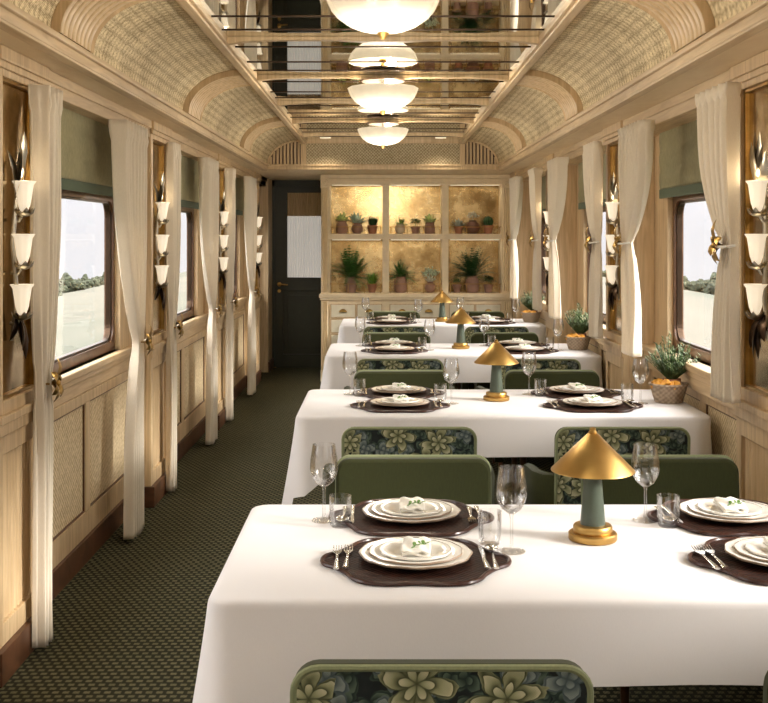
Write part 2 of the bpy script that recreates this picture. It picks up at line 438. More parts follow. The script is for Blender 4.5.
# walls with window openings
def bays(side):
    out = []
    for k in range(-3, 4):
        if k >= -2: out.append((k, PIL0+PILW+P*k, PIL0+P*(k+1)))
    return out
trim_n = 0
win_n = 0
for side, q in SIDE.items():
    s = q['s']; w = q['w']
    wm = MB()
    openings = [(b0+.30, b1-.30) for k, b0, b1 in bays(side) if b1-.3 < 12]
    if side == 'left': openings.append((12.34, 12.86))
    openings.sort()
    WO = w+.085
    sbox(wm, s, w, WO, Y0, Y1, 0, WB-.02)
    sbox(wm, s, w, WO, Y0, Y1, WT+.02, SOF+.1)
    prev = Y0
    for a, b in openings:
        sbox(wm, s, w, WO, prev, a, WB-.02, WT+.02); prev = b
    sbox(wm, s, w, WO, prev, Y1, WB-.02, WT+.02)
    struct(wm.build('wall_'+side, M['oak'], smooth=False))
    # windows
    for a, b in openings:
        win_n += 1
        e = struct(empty('window_%d' % win_n, (s*(w+.03), (a+b)/2, WB)))
        L = b-a; H = WT-WB
        def rr(dx, dz, r, n=6):
            pts = []
            for cx, cz, a0 in ((dx-r, dz-r, 0), (-dx+r, dz-r, PI/2), (-dx+r, -dz+r, PI), (dx-r, -dz+r, 1.5*PI)):
                for i in range(n+1):
                    t = a0+PI/2*i/n; pts.append((cx+r*math.cos(t), cz+r*math.sin(t)))
            return pts
        outer = rr(L/2+.01, H/2+.02, .006); inner = rr(L/2-.032, H/2-.03, .085); inner2 = rr(L/2-.044, H/2-.042, .08)
        def ring(A, B, x0, x1):
            g = MB(); n = len(A)
            vs = [(x0, y, z+H/2) for y, z in A]+[(x0, y, z+H/2) for y, z in B]+[(x1, y, z+H/2) for y, z in A]+[(x1, y, z+H/2) for y, z in B]
            fs = []
            for i in range(n):
                j = (i+1) % n
                fs += [(i, j, n+j, n+i), (2*n+i, 3*n+i, 3*n+j, 2*n+j), (n+i, n+j, 3*n+j, 3*n+i), (i, 2*n+i, 2*n+j, j)]
            g.add(vs, fs); return g
        ring(outer, inner, s*.0, s*.05).build('window_frame', M['winframe'], e, smooth=False)
        ring(inner, inner2, s*.012, s*.04).build('window_seal', M['bronzed'], e, smooth=False)
        g = MB(); g.prism([(y, z+H/2) for y, z in inner], s*.022, s*.026, 'x'); g.build('window_pane', M['pane'], e, smooth=False)

# wainscot, sills, baseboards, pilasters
def trim(mb, m, **kw):
    global trim_n; trim_n += 1
    return struct(mb.build('trim_%d' % trim_n, m, **kw))
for side, q in SIDE.items():
    s = q['s']; w = q['w']; p = q['p']
    base = MB()
    for k, b0, b1 in bays(side)+([(4, 12.24, 12.98)] if side == 'left' else []):
        # sill
        b1_ = min(b1, 13.0)
        sl = MB(); sfr = (1.42 if side == 'left' else 1.50)
        sbox(sl, s, sfr, w+.06, b0, b1_, SILL-.035, SILL)
        sbox(sl, s, sfr+.014, w, b0, b1_, SILL-.065, SILL-.035)
        sbox(sl, s, sfr+.026, w, b0, b1_, SILL-.13, SILL-.065)
        trim(sl, M['oakx'], smooth=False, bevel=.006)
        # panelling
        fr = MB(); zt = SILL-.13; L = b1_-b0
        n = 2 if L > 1 else 1
        sbox(fr, s, w-.018, w, b0, b1_, .12, .24); sbox(fr, s, w-.018, w, b0, b1_, zt-.05, zt)
        for i in range(n+1):
            y = b0+L*i/n; sbox(fr, s, w-.018, w, max(b0, y-.045), min(b1_, y+.045), .24, zt-.05)
        trim(fr, M['oak'], smooth=False, bevel=.004)
        pn = MB()
        for i in range(n):
            sbox(pn, s, w-.004, w+.001, b0+L*i/n+.045, b0+L*(i+1)/n-.045, .24, zt-.05)
        trim(pn, M['wallcane'], smooth=False)
        bd = MB()
        for i in range(n):
            ya, yb = b0+L*i/n+.045, b0+L*(i+1)/n-.045
            for (u0, u1, v0, v1) in ((ya, ya+.008, .24, zt-.05), (yb-.008, yb, .24, zt-.05), (ya, yb, .24, .248), (ya, yb, zt-.058, zt-.05)):
                sbox(bd, s, w-.012, w, u0, u1, v0, v1)
        trim(bd, M['brown'], smooth=False)
        sbox(base, s, w-.03, w, b0, b1_, 0, .12)
        # pelmet over the window
        pe = MB(); sbox(pe, s, p+.005, w, b0, b1_, 2.155, SOF); sbox(pe, s, p-.008, w, b0, b1_, 2.205, SOF)
        trim(pe, M['oakx'], smooth=False, bevel=.004)
    sbox(base, s, p-.02, w-.03, Y0, -1.8, 0, .12)
    # pilasters
    ks = list(range(-2, 4))
    for k in ks:
        y0 = PIL0+P*k; y1 = y0+PILW
        if side == 'right' and k == 3: y1 = 12.2
        a = MB()
        m0, m1 = y0+.06, y1-.06
        # body leaves a shallow recess for the mirror and the reeded panel
        sbox(a, s, p+.035, w, y0, y1, 0, SOF)
        sbox(a, s, p, p+.035, y0, m0, .12, SOF); sbox(a, s, p, p+.035, m1, y1, .12, SOF)
        sbox(a, s, p, p+.035, m0, m1, 2.15, SOF); sbox(a, s, p, p+.035, m0, m1, .80, .99)
        sbox(a, s, p, p+.035, m0, m1, .12, .20)
        sbox(a, s, p-.022, p, y0-.02, y1+.02, 2.20, SOF); sbox(a, s, p-.014, p, y0-.012, y1+.012, 2.175, 2.20)
        sbox(a, s, p-.022, p, y0-.012, y1+.012, .915, .945); sbox(a, s, p-.012, p, y0-.008, y1+.008, .87, .915)
        trim(a, M['oak'], smooth=False, bevel=.004)
        r = MB()
        nf = 12
        def fn(u, v):
            y = m0+(m1-m0)*u; return (s*(p+.030-.018*abs(math.sin(PI*nf*u))), y, .20+.60*v)
        r.grid(fn, nf*8+1, 2)
        trim(r, M['oak'], angle=60)
        sbox(base, s, p-.02, w-.03, y0-.01, y1+.01, 0, .12)
    if side == 'left':
        a = MB(); sbox(a, s, 1.33, w, 12.98, Y1, 0, SOF); trim(a, M['oak'], smooth=False)
        sbox(base, s, 1.31, 1.33, 12.97, Y1, 0, .12)
    struct(base.build('baseboard_'+side, M['brown'], smooth=False, bevel=.004))

# near end wall (behind the camera) and far end wall
mb = MB(); mb.box(-OUT, OUT, Y0-.08, Y0, 0, 2.7); struct(mb.build('wall_near', M['oak'], smooth=False))
mb = MB(); mb.box(-OUT, OUT, Y1, Y1+.08, 0, 2.7); struct(mb.build('wall_far', M['oak'], smooth=False))

# ceiling: soffit, cove, mirror
mb = MB()
for s in (-1, 1): sbox(mb, s, CX+.02, OUT, Y0, BULK, SOF, SOF+.03)
mb.box(-OUT, OUT, BULK+.004, Y1, SOF+.002, SOF+.03)
trim(mb, M['soffit'], smooth=False)
for s in (-1, 1):       # bead along the foot of the cove
    b = MB()
    sbox(b, s, CX-.005, CX+.03, Y0, BULK, SOF-.004, SOF+.035); sbox(b, s, CX+.0, CX+.05, Y0, BULK, SOF-.012, SOF+.0)
    sbox(b, s, CX-.022, CX+.01, Y0, BULK, SOF+.03, SOF+.052)
    trim(b, M['oakx'], smooth=False, bevel=.004)
    b = MB()            # rail along the mirror
    sbox(b, s, MX-.06, MX+.012, Y0, BULK, MZ-.03, MZ+.03); sbox(b, s, MX-.045, MX-.005, Y0, BULK, MZ-.045, MZ-.03)
    trim(b, M['oakx'], smooth=False, bevel=.004)
cv = MB()
for s in (-1, 1):
    def fn(u, v, s=s):
        t = PI/2*u; return (s*(MX+(CX-MX)*math.cos(t)), Y0+(BULK-Y0)*v, CZ+(MZ-CZ)*math.sin(t))
    cv.grid(fn, 33, 30)
struct(cv.build('ceiling', M['cane']))
for k in range(-2, 3):      # reeded arched ribs
    y0 = PIL0+P*k+.02; L = .46
    for s in (-1, 1):
        r = MB(); nf = 8
        def fn(u, v, s=s):
            t = PI/2*u
            edge = v < .035 or v > .965
            d = .036 if edge else .008+.022*min(1, 2.2*abs(math.sin(PI*nf*(v-.035)/.93)))
            if v == 0 or v == 1: d = 0
            return (s*(MX+(CX-MX-d)*math.cos(t)), y0+L*v, CZ+(MZ-CZ-d)*math.sin(t))
        vs = [0, .0001, .035]+[.0351+.9298*i/(nf*8) for i in range(nf*8+1)]+[.965, .9999, 1]
        nu = 41; pts = [fn(i/(nu-1), v) for v in vs for i in range(nu)]
        r.add(pts, [(j*nu+i, j*nu+i+1, (j+1)*nu+i+1, (j+1)*nu+i) for j in range(len(vs)-1) for i in range(nu-1)])
        trim(r, M['oak'], angle=50)
# mirrored ceiling
mb = MB(); mb.box(-MX, MX, Y0, BULK, MZ, MZ+.02); trim(mb, M['mirror'], smooth=False)
BAT = [PIL0+PILW/2+1.3*k for k in range(-5, 6)]
for i, y in enumerate(BAT):
    b = MB(); hw = .022
    b.box(-MX+.05, MX-.05, y-hw, y+hw, MZ-.018, MZ)
    lampy = (i % 2 == 1)
    if lampy or True:
        for s in (-1, 1):    # swelling brackets at the ends and in the middle
            b.prism([(s*(MX-.06), MZ-.036), (s*(MX-.06), MZ), (s*(MX-.30), MZ), (s*(MX-.30), MZ-.018), (s*(MX-.16), MZ-.024)][::s], y-hw-.005, y+hw+.005, 'y')
        b.prism([(-.22, MZ-.018), (-.08, MZ-.026), (.08, MZ-.026), (.22, MZ-.018), (.22, MZ), (-.22, MZ)], y-hw-.005, y+hw+.005, 'y')
    trim(b, M['oak'], smooth=False, bevel=.004)
st = MB()
for y in BAT:
    for d in (-.52, -.20, .28):
        if y+d < BULK-.1: st.box(-MX+.05, MX-.05, y+d-.004, y+d+.004, MZ-.004, MZ)
trim(st, M['bronzed'], smooth=False)
# bulkhead at the end of the cove
b = MB(); b.box(-CX-.02, CX+.02, BULK, BULK+.08, SOF, SOF+.055); b.box(-MX-.03, MX+.03, BULK-.01, BULK+.06, MZ-.04, MZ+.03)
for s in (-1, 1): sbox(b, s, MX-.045, MX+.01, BULK-.01, BULK+.06, SOF+.05, MZ)
b.box(-CX-.03, CX+.03, BULK-.015, BULK, SOF+.035, SOF+.055)
trim(b, M['oak'], smooth=False, bevel=.004)
b = MB(); b.box(-OUT, OUT, BULK+.05, BULK+.08, SOF+.03, 2.72); trim(b, M['brown'], smooth=False)
b = MB(); b.box(-MX+.04, MX-.04, BULK+.02, BULK+.04, SOF+.05, MZ-.03); trim(b, M['caneb'], smooth=False)
b = MB()
for s in (-1, 1):
    nfl = 9
    for i in range(nfl):
        xa = MX+.02+(CX-MX-.03)*i/nfl; xb = xa+(CX-MX-.03)/nfl*.62
        t = math.acos(min(1, max(0, (xb-MX)/(CX-MX)))); zt = CZ+(MZ-CZ)*math.sin(t)-.012
        if zt > CZ+.01: sbox(b, s, xa, xb, BULK+.005, BULK+.05, SOF+.05, zt)
    arc = [(s*(MX+(CX-MX-.008)*math.cos(PI/2*i/14)), BULK, CZ+(MZ-CZ-.008)*math.sin(PI/2*i/14)) for i in range(15)]
    b.tube(arc, .012, 6)
trim(b, M['oak'], smooth=False)
# roof shell keeps daylight out above the cove
b = MB(); b.box(-OUT, OUT, Y0, Y1, 2.74, 2.78)
for s in (-1, 1): sbox(b, s, OUT-.03, OUT, Y0, Y1, SOF, 2.74)
trim(b, M['brown'], smooth=False)

# door in the far wall
d = struct(empty('door_1', (-1.30, Y1-.05, 0)))
b = MB(); DW = .70
b.box(0, .10, 0, .05, 0, 2.18); b.box(DW-.06, DW, 0, .05, 0, 2.18); b.box(.10, DW-.06, 0, .05, 0, .16); b.box(.10, DW-.06, 0, .05, .92, 1.08)
b.box(.10, DW-.06, 0, .05, 2.10, 2.18); b.box(.10, DW-.06, .02, .05, .16, .92); b.box(.15, DW-.11, .01, .03, .21, .87)
b.box(.10, .15, .0, .05, 1.08, 2.10)
b.build('door_leaf', M['door'], d, smooth=False, bevel=.004)
b = MB()
def fn(u, v): return (.15+(DW-.21)*u, .03-.008*abs(math.sin(PI*16*u)), 1.08+.74*v)
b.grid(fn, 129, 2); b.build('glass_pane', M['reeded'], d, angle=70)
b = MB()
def fn(u, v): return (.15+(DW-.21)*u, .03-.008*abs(math.sin(PI*16*u)), 1.82+.28*v)
b.grid(fn, 129, 2); b.build('reeded_panel', M['oak'], d, angle=70)
b = MB(); b.lathe([(.0, 0), (.026, 0), (.026, .008), (.010, .012), (.010, .04), (0, .04)]); b.xf(Matrix.Translation((.055, 0, 1.0)) @ Matrix.Rotation(PI/2, 4, 'X'))
b.tube([(.055, -.04, 1.0), (.10, -.045, 1.0), (.16, -.04, .995)], [.009, .009, .007], 10)
b.lathe([(.0, 0), (.018, 0), (.018, .008), (0, .008)]); n0 = len(b.v)-96
b.build('handle', M['brass'], d)
b = MB(); b.lathe([(.0, 0), (.02, 0), (.02, .008), (0, .008)]); b.xf(Matrix.Translation((.055, 0, .92)) @ Matrix.Rotation(PI/2, 4, 'X')); b.build('keyhole', M['brass'], d)
# door frame head
b = MB(); b.box(-1.33, -.55, Y1-.06, Y1, 2.18, SOF); b.box(-1.345, -1.30, Y1-.06, Y1, 0, SOF); trim(b, M['door'], smooth=False)

# ------------------------------------------------------------------ ceiling lamps
def make_lamp():
    e = empty('ceiling_lamp'); tag(e, 'x', 'ceiling lamp')
    MB().lathe([(0,0), (.10,0), (.135,-.006), (.13,-.014), (.06,-.024), (.02,-.03), (0,-.03)], n=40).build('canopy', M['bronzed'], e)
    MB().lathe([(.012,-.028), (.012,-.05), (.028,-.065), (.012,-.08), (.010,-.18), (.0,-.18)], n=12).build('stem', M['brass'], e)
    mod = lambda a, i: 1+.035*abs(math.cos(6*a))-.01
    pr = [(.0,-.187), (.04,-.186), (.085,-.178), (.13,-.160), (.165,-.135), (.188,-.108), (.201,-.080), (.210,-.054)]
    pin = [(r-.005, z+.004) for r, z in pr[::-1]]; pin[-1] = (0, -.182)
    MB().lathe(pr+pin, n=96, mod=mod, cap=False).build('glass_bowl', M['bowl'], e)
    MB().lathe([(0,-.215), (.010,-.212), (.016,-.202), (.024,-.190), (.0,-.184)], n=16).build('finial', M['brass'], e)
    MB().ball((0, 0, -.11), .04).build('bulb', M['bulb'], e)
    return e
LZ = MZ-.026
lp = Proto(make_lamp())
ll = []
for k in (-2, -1, 0, 1, 2):
    y = PIL0+PILW/2+P*k
    nm = {0: 'large scalloped glass bowl ceiling lamp cut by the top of the picture', 1: 'scalloped glass bowl ceiling lamp, middle one of three in view', 2: 'scalloped glass bowl ceiling lamp hanging nearest the far shelves', -1: 'scalloped glass bowl ceiling lamp just behind the camera', -2: 'scalloped glass bowl ceiling lamp at the rear end of the carriage'}[k]
    lp.put((0, y, LZ), 0, nm, 'glass bowl ceiling lamps')
    la = bpy.data.lights.new('lamp_light', 'POINT'); la.energy = LAMP_W; la.color = (1, .91, .77); la.shadow_soft_size = .10
    lo = bpy.data.objects.new('lamp_light', la); C.objects.link(lo); lo.location = (0, y, LZ-.42)
    la = bpy.data.lights.new('lamp_uplight', 'POINT'); la.energy = LAMP_UP; la.color = (1, .91, .77); la.shadow_soft_size = .03
    lo = bpy.data.objects.new('lamp_uplight', la); C.objects.link(lo); lo.location = (0.05, y+.05, LZ-.055)
for i, x in enumerate((-.57, .57)):
    b = MB(); b.lathe([(0, 0), (.055, 0), (.055, -.006), (0, -.006)], n=20)
    o = b.build('downlight', M['glow'], loc=(x, BULK-.22, MZ-.001)); tag(o, ('left' if x < 0 else 'right')+' small round lit downlight in the ceiling before the far cane panel', 'downlight', 'round downlights at the far end')
    la = bpy.data.lights.new('downlight_beam', 'SPOT'); la.energy = 14; la.color = (1, .86, .66); la.spot_size = 2.2; la.spot_blend = .8; la.shadow_soft_size = .05
    lo = bpy.data.objects.new('downlight_beam', la); C.objects.link(lo); lo.location = (x, BULK-.22, MZ-.012)

# ------------------------------------------------------------------ curtains, shades, hold-backs, mirrors, sconces
def leaf_mesh(mb, base, tip, wid, nrm, curl=.01, n=5):
    base = Vector(base); tip = Vector(tip); d = tip-base; nrm = Vector(nrm).normalized(); sd = d.cross(nrm).normalized()
    vs = []; fs = []
    for i in range(n+1):
        t = i/n; w = wid*math.sin(PI*min(.98, t*.85+.12))*(1 if i < n else .08)
        c = base+d*t+nrm*curl*math.sin(PI*t)
        vs += [c-sd*w, c+nrm*w*.35, c+sd*w, c-nrm*w*.25]
    for i in range(n):
        for j in range(4):
            a = i*4+j; b2 = i*4+(j+1) % 4; fs.append((a, b2, b2+4, a+4))
    fs.append((0, 1, 2, 3)); fs.append((n*4, n*4+1, n*4+2, n*4+3)); mb.add(vs, fs)

def curtain(side, ya, yb, ztie, zbot, label, seed):
    """ya: edge by the pilaster, yb: edge over the window"""
    rnd = random.Random(seed)
    q = SIDE[side]; s = q['s']; cx = 1.298
    zt = 2.152; ph = rnd.random()*6; sg = 1 if yb > ya else -1; Wd = abs(yb-ya)
    nf = max(4, int(Wd/.065)); tw = .11
    def fn(u, v):
        z = zt+(zbot-zt)*v
        if z > ztie:
            t = (zt-z)/(zt-ztie); g = t**2.6
            wdt = Wd*(1-g)+tw*g
        else:
            t = (ztie-z)/max(.01, (ztie-zbot)); g = 1-(1-min(1, t*1.5))**2
            wdt = tw+(Wd*.50-tw)*g
        off = .02*(1-abs((z-ztie)/1.3))
        y = ya+sg*(wdt*u)
        amp = .013+(.010+.014*min(1, Wd/.5))*min(1, wdt/Wd)
        if abs(z-ztie) < .06: amp *= .8
        sn = math.sin(2*PI*nf*u+ph+.5*math.sin(z*3)); dx = amp*math.copysign(abs(sn)**.85, sn)+.006*math.sin(2*PI*15*u+z*2+ph)*(v > .03)
        if v < .04: dx += .008*math.sin(2*PI*nf*3*u+ph)
        return (s*(cx+dx), y+.006*math.sin(z*7+u*9+ph), z)
    o = MB().grid(fn, 110, 60).build('curtain', M['curtain'], angle=180, solid=.003)
    tag(o, label, 'curtain', 'cream linen curtains')
def make_holdback():
    e = empty('curtain_holdback'); tag(e, 'x', 'curtain holdback')
    b = MB()
    for i in range(6):
        a = 2*PI*i/6+.4; L = .10 if i % 2 else .075
        leaf_mesh(b, (0, 0, 0), (.016*(1 if i % 2 else .4), L*.62*math.cos(a), L*math.sin(a)), .021, (1, 0, 0), .022)
    b.build('leaf_rosette', M['brassd'], e)
    MB().ball((.022, 0, 0), .013).build('knob', M['brass'], e)
    MB().tube([(.0, -.03, 0), (-.03, -.035, 0)], .004, 6).build('bracket', M['brassd'], e)
    MB().tube([(.014, 0, -.004), (.018, .025, -.006), (.0, .075, -.004), (-.03, .085, 0)], .006, 6).build('tie_band', M['napkin'], e)
    return e
hb = Proto(make_holdback())

def make_sconce():
    e = empty('wall_sconce'); tag(e, 'x', 'wall light')      # arms reach towards +x from the mirror at x=0
    b = MB()
    b.tube([(.012, 0, -.36), (.03, .01, -.2), (.02, -.01, 0), (.03, .01, .2), (.02, 0, .30)], [.007, .009, .009, .009, .006], 8)
    b.build('stem', M['silver'], e)
    b = MB()
    for i in range(7): leaf_mesh(b, (.025, 0, .22-.01*i), (.035+.025*math.cos(i*1.3), .055*math.sin(i*2.3), .41-.035*(i % 4)), .022, (1, .2*i-.5, 0), .014)
    b.build('leaf_crest', M['silver'], e)
    b = MB()
    for i in range(7): leaf_mesh(b, (.03, 0, -.26), (.04+.025*math.cos(i*1.3), .05*math.sin(i*2.3), -.43+.035*(i % 4)), .021, (1, .2*i-.5, 0), .014)
    b.build('leaf_tail', M['bronzed'], e)
    for i, (z, dy) in enumerate(((.165, .012), (-.030, 0), (-.215, -.012))):
        c = (.055, dy, z)
        b = MB(); mod = lambda a, i: 1+.04*math.cos(8*a)
        pr = [(.010,-.050), (.016,-.043), (.024,-.02), (.030,.02), (.034,.048), (.044,.062)]
        b.lathe(pr+[(r-.003, zz+.001) for r, zz in pr[::-1]], c, 32, mod, cap=False)
        cup = b.build('glass_cup', M['cup'], e)
        MB().ball((c[0], c[1], c[2]+.005), .012).build('bulb', M['bulb'], cup)
        b = MB()
        for j in range(6):
            a = j*PI/3; leaf_mesh(b, (c[0], c[1], c[2]-.07), (c[0]+.04*math.cos(a), c[1]+.04*math.sin(a), c[2]-.035), .014, (math.cos(a), math.sin(a), -.6), .008)
        b.tube([(.01, c[1], c[2]-.08), (.035, c[1], c[2]-.085), (c[0], c[1], c[2]-.05)], .007, 6)
        b.build('leaf_arm', M['silver'], cup)
    return e
sc = Proto(make_sconce())

for side, q in SIDE.items():
    s = q['s']; w = q['w']; p = q['p']
    ztie, zbot = (1.02, .025) if side == 'left' else (1.545, .955 if side == 'left' else .96)
    for k in range(0, 3):
        b0 = PIL0+PILW+P*k; b1 = PIL0+P*(k+1); wl = ORD[k]
        for which, ya, yb in (('near', b0-.22 if side == 'left' else b0-.30, b0+.0 if side == 'left' else b0+.09), ('far', b1-.52, b1-1.04)):
            sg = 1 if yb > ya else -1
            desc = ('floor-length cream curtain' if side == 'left' else 'sill-length cream curtain')
            curtain(side, ya, yb, ztie, zbot, '%s at the %s edge of the %s window on the %s wall' % (desc, which, wl, side), k*7+len(which)+(50 if s > 0 else 0))
            hb.put((s*1.262, ya+sg*.05, ztie), PI if s > 0 else 0,
                   'brass leaf holdback on the %s curtain of the %s window, %s wall' % (which, wl, side), 'brass leaf curtain holdbacks')
        # roman shade
        e = empty('roman_shade', (s*(w-.020), (b0+b1)/2, 1.79)); tag(e, 'olive linen roman shade half lowered over the %s window on the %s wall' % (wl, side), 'window shade', 'olive roman shades')
        L = (b1-b0)/2-.24
        b = MB()
        def fn(u, v): return (-s*(.004+.006*abs(math.sin(v*PI*3))+.002*math.sin(u*9)), -L+2*L*u, .05+(.325)*v)
        b.grid(fn, 24, 24); b.build('shade_fabric', M['shade'], e, angle=180, solid=.003)
        MB().box(-.012, .004, -L, L, 0, .05).build('hem_band', M['shadeband'], e, smooth=False, bevel=.003)
    for k in range(0, 4):
        if side == 'right' and k == 3: continue
        y0 = PIL0+P*k; m0, m1 = y0+.06, y0+PILW-.06
        e = empty('wall_mirror', (s*(p+.035), (m0+m1)/2, .99)); tag(e, 'tall narrow bronze-tinted mirror behind the %s sconce on the %s wall' % (ORD[k], side), 'mirror', 'bronze mirrors between the windows')
        hw = (m1-m0)/2
        b = MB(); b.box(-.006, .0, -hw, hw, 0, 1.16)
        if s > 0: pass
        b.build('mirror_glass', M['bronze'], e, smooth=False) if s > 0 else MB().box(0, .006, -hw, hw, 0, 1.16).build('mirror_glass', M['bronze'], e, smooth=False)
        b = MB(); x0, x1 = (-.022, 0) if s > 0 else (0, .022)
        for (u0, u1, v0, v1) in ((-hw, -hw+.012, 0, 1.16), (hw-.012, hw, 0, 1.16), (-hw, hw, 0, .012), (-hw, hw, 1.148, 1.16)): b.box(x0, x1, u0, u1, v0, v1)
        b.build('mirror_frame', M['brassd'], e, smooth=False)
        ys = y0+.20
        sc.put((s*(p+.029), ys, 1.555), PI if s > 0 else 0, 'three-tier frosted glass leaf sconce, %s on the %s wall' % (ORD[k], side), 'three-tier glass wall sconces')
        for z in (.02, -.2):
            pass
        la = bpy.data.lights.new('sconce_light', 'POINT'); la.energy = SCONCE_W; la.color = (1, .78, .5); la.shadow_soft_size = .02
        lo = bpy.data.objects.new('sconce_light', la); C.objects.link(lo); lo.location = (s*(p-.03), ys, 1.81)

# ------------------------------------------------------------------ tables
TX0, TX1 = -.40, 1.515
TXC = (TX0+TX1)/2; TL = TX1-TX0; TD = .92; TZ = .75
def make_table():
    e = empty('dining_table'); tag(e, 'x', 'table')
    MB().box(-TL/2+.01, TL/2-.01, -TD/2+.01, TD/2-.01, TZ-.035, TZ-.006).build('tabletop', M['brown'], e, smooth=False, bevel=.005)
    for x in (-.62, .62):
        b = MB(); b.lathe([(.17, 0), (.17, .015), (.06, .03), (.035, .06), (.035, TZ-.06), (.10, TZ-.036)], (x, 0, 0), 20)
        b.build('pedestal', M['bronzed'], e)
    return e
def cloth_mesh():
    mb = MB(); n = 260
    hx, hy, r = TL/2, TD/2, .045
    # perimeter of a rounded rectangle, parametrised by length
    pts = []
    segs = []
    def per(t):
        Ls = [2*(hx-r), PI*r/2, 2*(hy-r), PI*r/2]*2
        Ls = [2*(hx-r), PI*r/2, 2*(hy-r), PI*r/2, 2*(hx-r), PI*r/2, 2*(hy-r), PI*r/2]
        tot = sum(Ls); d = (t % 1)*tot
        st = [((-hx+r, -hy), (1, 0)), ((hx-r, -hy+r), -PI/2), ((hx, -hy+r), (0, 1)), ((hx-r, hy-r), 0), ((hx-r, hy), (-1, 0)), ((-hx+r, hy-r), PI/2), ((-hx, hy-r), (0, -1)), ((-hx+r, -hy+r), PI)]
        for L, (c, q) in zip(Ls, st):
            if d <= L:
                if isinstance(q, tuple): return (c[0]+q[0]*d, c[1]+q[1]*d), (q[1], -q[0])
                a = q+d/r; return (c[0]+r*math.cos(a), c[1]+r*math.sin(a)), (math.cos(a), math.sin(a))
            d -= L
        return (-hx+r, -hy), (0, -1)
    rows = [(-.30, 0), (-.12, 0), (-.02, 0), (-.006, -.0008), (.0, -.004), (.004, -.010), (.006, -.02)]
    D = 12
    cols = []
    for i in range(n):
        (x, y), (nx, ny) = per(i/n)
        cn = max(0, 1-((hx-abs(x))**2+(hy-abs(y))**2)**.5/.22)      # nearness to a corner
        endl = max(0, min(1, (abs(x)-hx+.30)/.3))
        drop = .18+.20*cn**.8+.14*(endl*(abs(nx) > .5))
        col = []
        for o, dz in rows:
            if o < 0:
                k = max(0.0, 1+o/min(hx, hy)) if o < -.05 else 1
                col.append((x*(1+o/hx) if o < 0 else x, y*(1+o/hy*.9), TZ+dz))
            else: col.append((x+nx*o, y+ny*o, TZ+dz))
        for j in range(1, D+1):
            t = j/D; z = TZ-.02-(drop-.02)*t
            wav = .006*math.sin(i/n*2*PI*9)*t+.022*cn*math.cos((math.atan2(ny, nx))*4)*t
            fl = .006+.030*t+.045*cn*t**1.3+wav
            if x > hx-.06: fl *= .35
            col.append((x+nx*fl, y+ny*fl, z))
        cols.append(col)
    m = len(cols[0]); vs = [c[j] for c in cols for j in range(m)]
    fs = [(i*m+j, ((i+1) % n)*m+j, ((i+1) % n)*m+j+1, i*m+j+1) for i in range(n) for j in range(m-1)]
    fs.append(tuple(i*m for i in range(n)))
    mb.add(vs, fs); return mb
tp = Proto(make_table())
co = cloth_mesh().build('tablecloth', M['cloth'], angle=60); tag(co, 'x', 'tablecloth')
cp = Proto(co)
TN = ['nearest table', 'second table', 'third table', 'farthest table']

# chairs ----------------------------------------------------------
def rrp(w, h, r, n=6, z0=0):
    pts = []
    for cx, cz, a0 in ((w-r, h-r, 0), (-w+r, h-r, PI/2)):
        for i in range(n+1):
            t = a0+PI/2*i/n; pts.append((cx+r*math.cos(t), cz+r*math.sin(t)))
    pts += [(-w, 0), (w, 0)]
    return [(x, z+z0) for x, z in pts]
def make_chair():
    e = empty('dining_chair'); tag(e, 'x', 'chair')
    # back: reclined slab, outer face (y=-.30) floral, inner face green
    sh = Matrix(((1,0,0,0), (0,1,-.10,.075), (0,0,1,0), (0,0,0,1)))
    MB().prism(rrp(.28, .395, .05, z0=.38), -.29, -.245, 'y').xf(sh).build('backrest', M['velvet'], e, bevel=.012)
    MB().prism(rrp(.274, .388, .046, z0=.382), -.302, -.285, 'y').xf(sh).build('back_panel', M['floral'], e, bevel=.003)
    per = rrp(.277, .392, .048, z0=.382)
    MB().tube([(x, -.298, z) for x, z in [per[-1]]+per[:-1]], .0075, 8).xf(sh).build('piping', M['velvetl'], e)
    MB().box(-.27, .27, -.25, .25, .36, .47).build('seat', M['velvet'], e, bevel=.03)
    for s in (-1, 1):
        path = [(s*.262, -.25, .57), (s*.315, -.235, .57), (s*.345, -.17, .57), (s*.35, -.06, .565), (s*.35, .06, .55)]
        arm = MB()
        vs = []; fs = []
        prof = [(-.02, 0), (-.026, -.02), (-.022, -.25), (.022, -.25), (.026, -.02), (.02, 0), (0, .008)]
        pv = [Vector(a) for a in path]
        for i, a in enumerate(pv):
            t = (pv[min(i+1, 4)]-pv[max(i-1, 0)]); t.z = 0; t.normalize(); u = Vector((t.y, -t.x, 0))
            for (o, dz) in prof: vs.append(a+u*o+Vector((0, 0, dz)))
        m = len(prof)
        for i in range(4):
            for j in range(m): fs.append((i*m+j, i*m+(j+1) % m, (i+1)*m+(j+1) % m, (i+1)*m+j))
        fs += [tuple(range(m)), tuple(range(4*m, 5*m))]
        arm.add(vs, fs)
        arm.build('armrest', M['velvet'], e, angle=50)
        for y in (-.21, .20):
            MB().lathe([(.011, 0), (.013, .01), (.019, .36)], (s*.23, y, 0), 12).build('leg', M['brown'], e)
    return e
ch = Proto(make_chair())
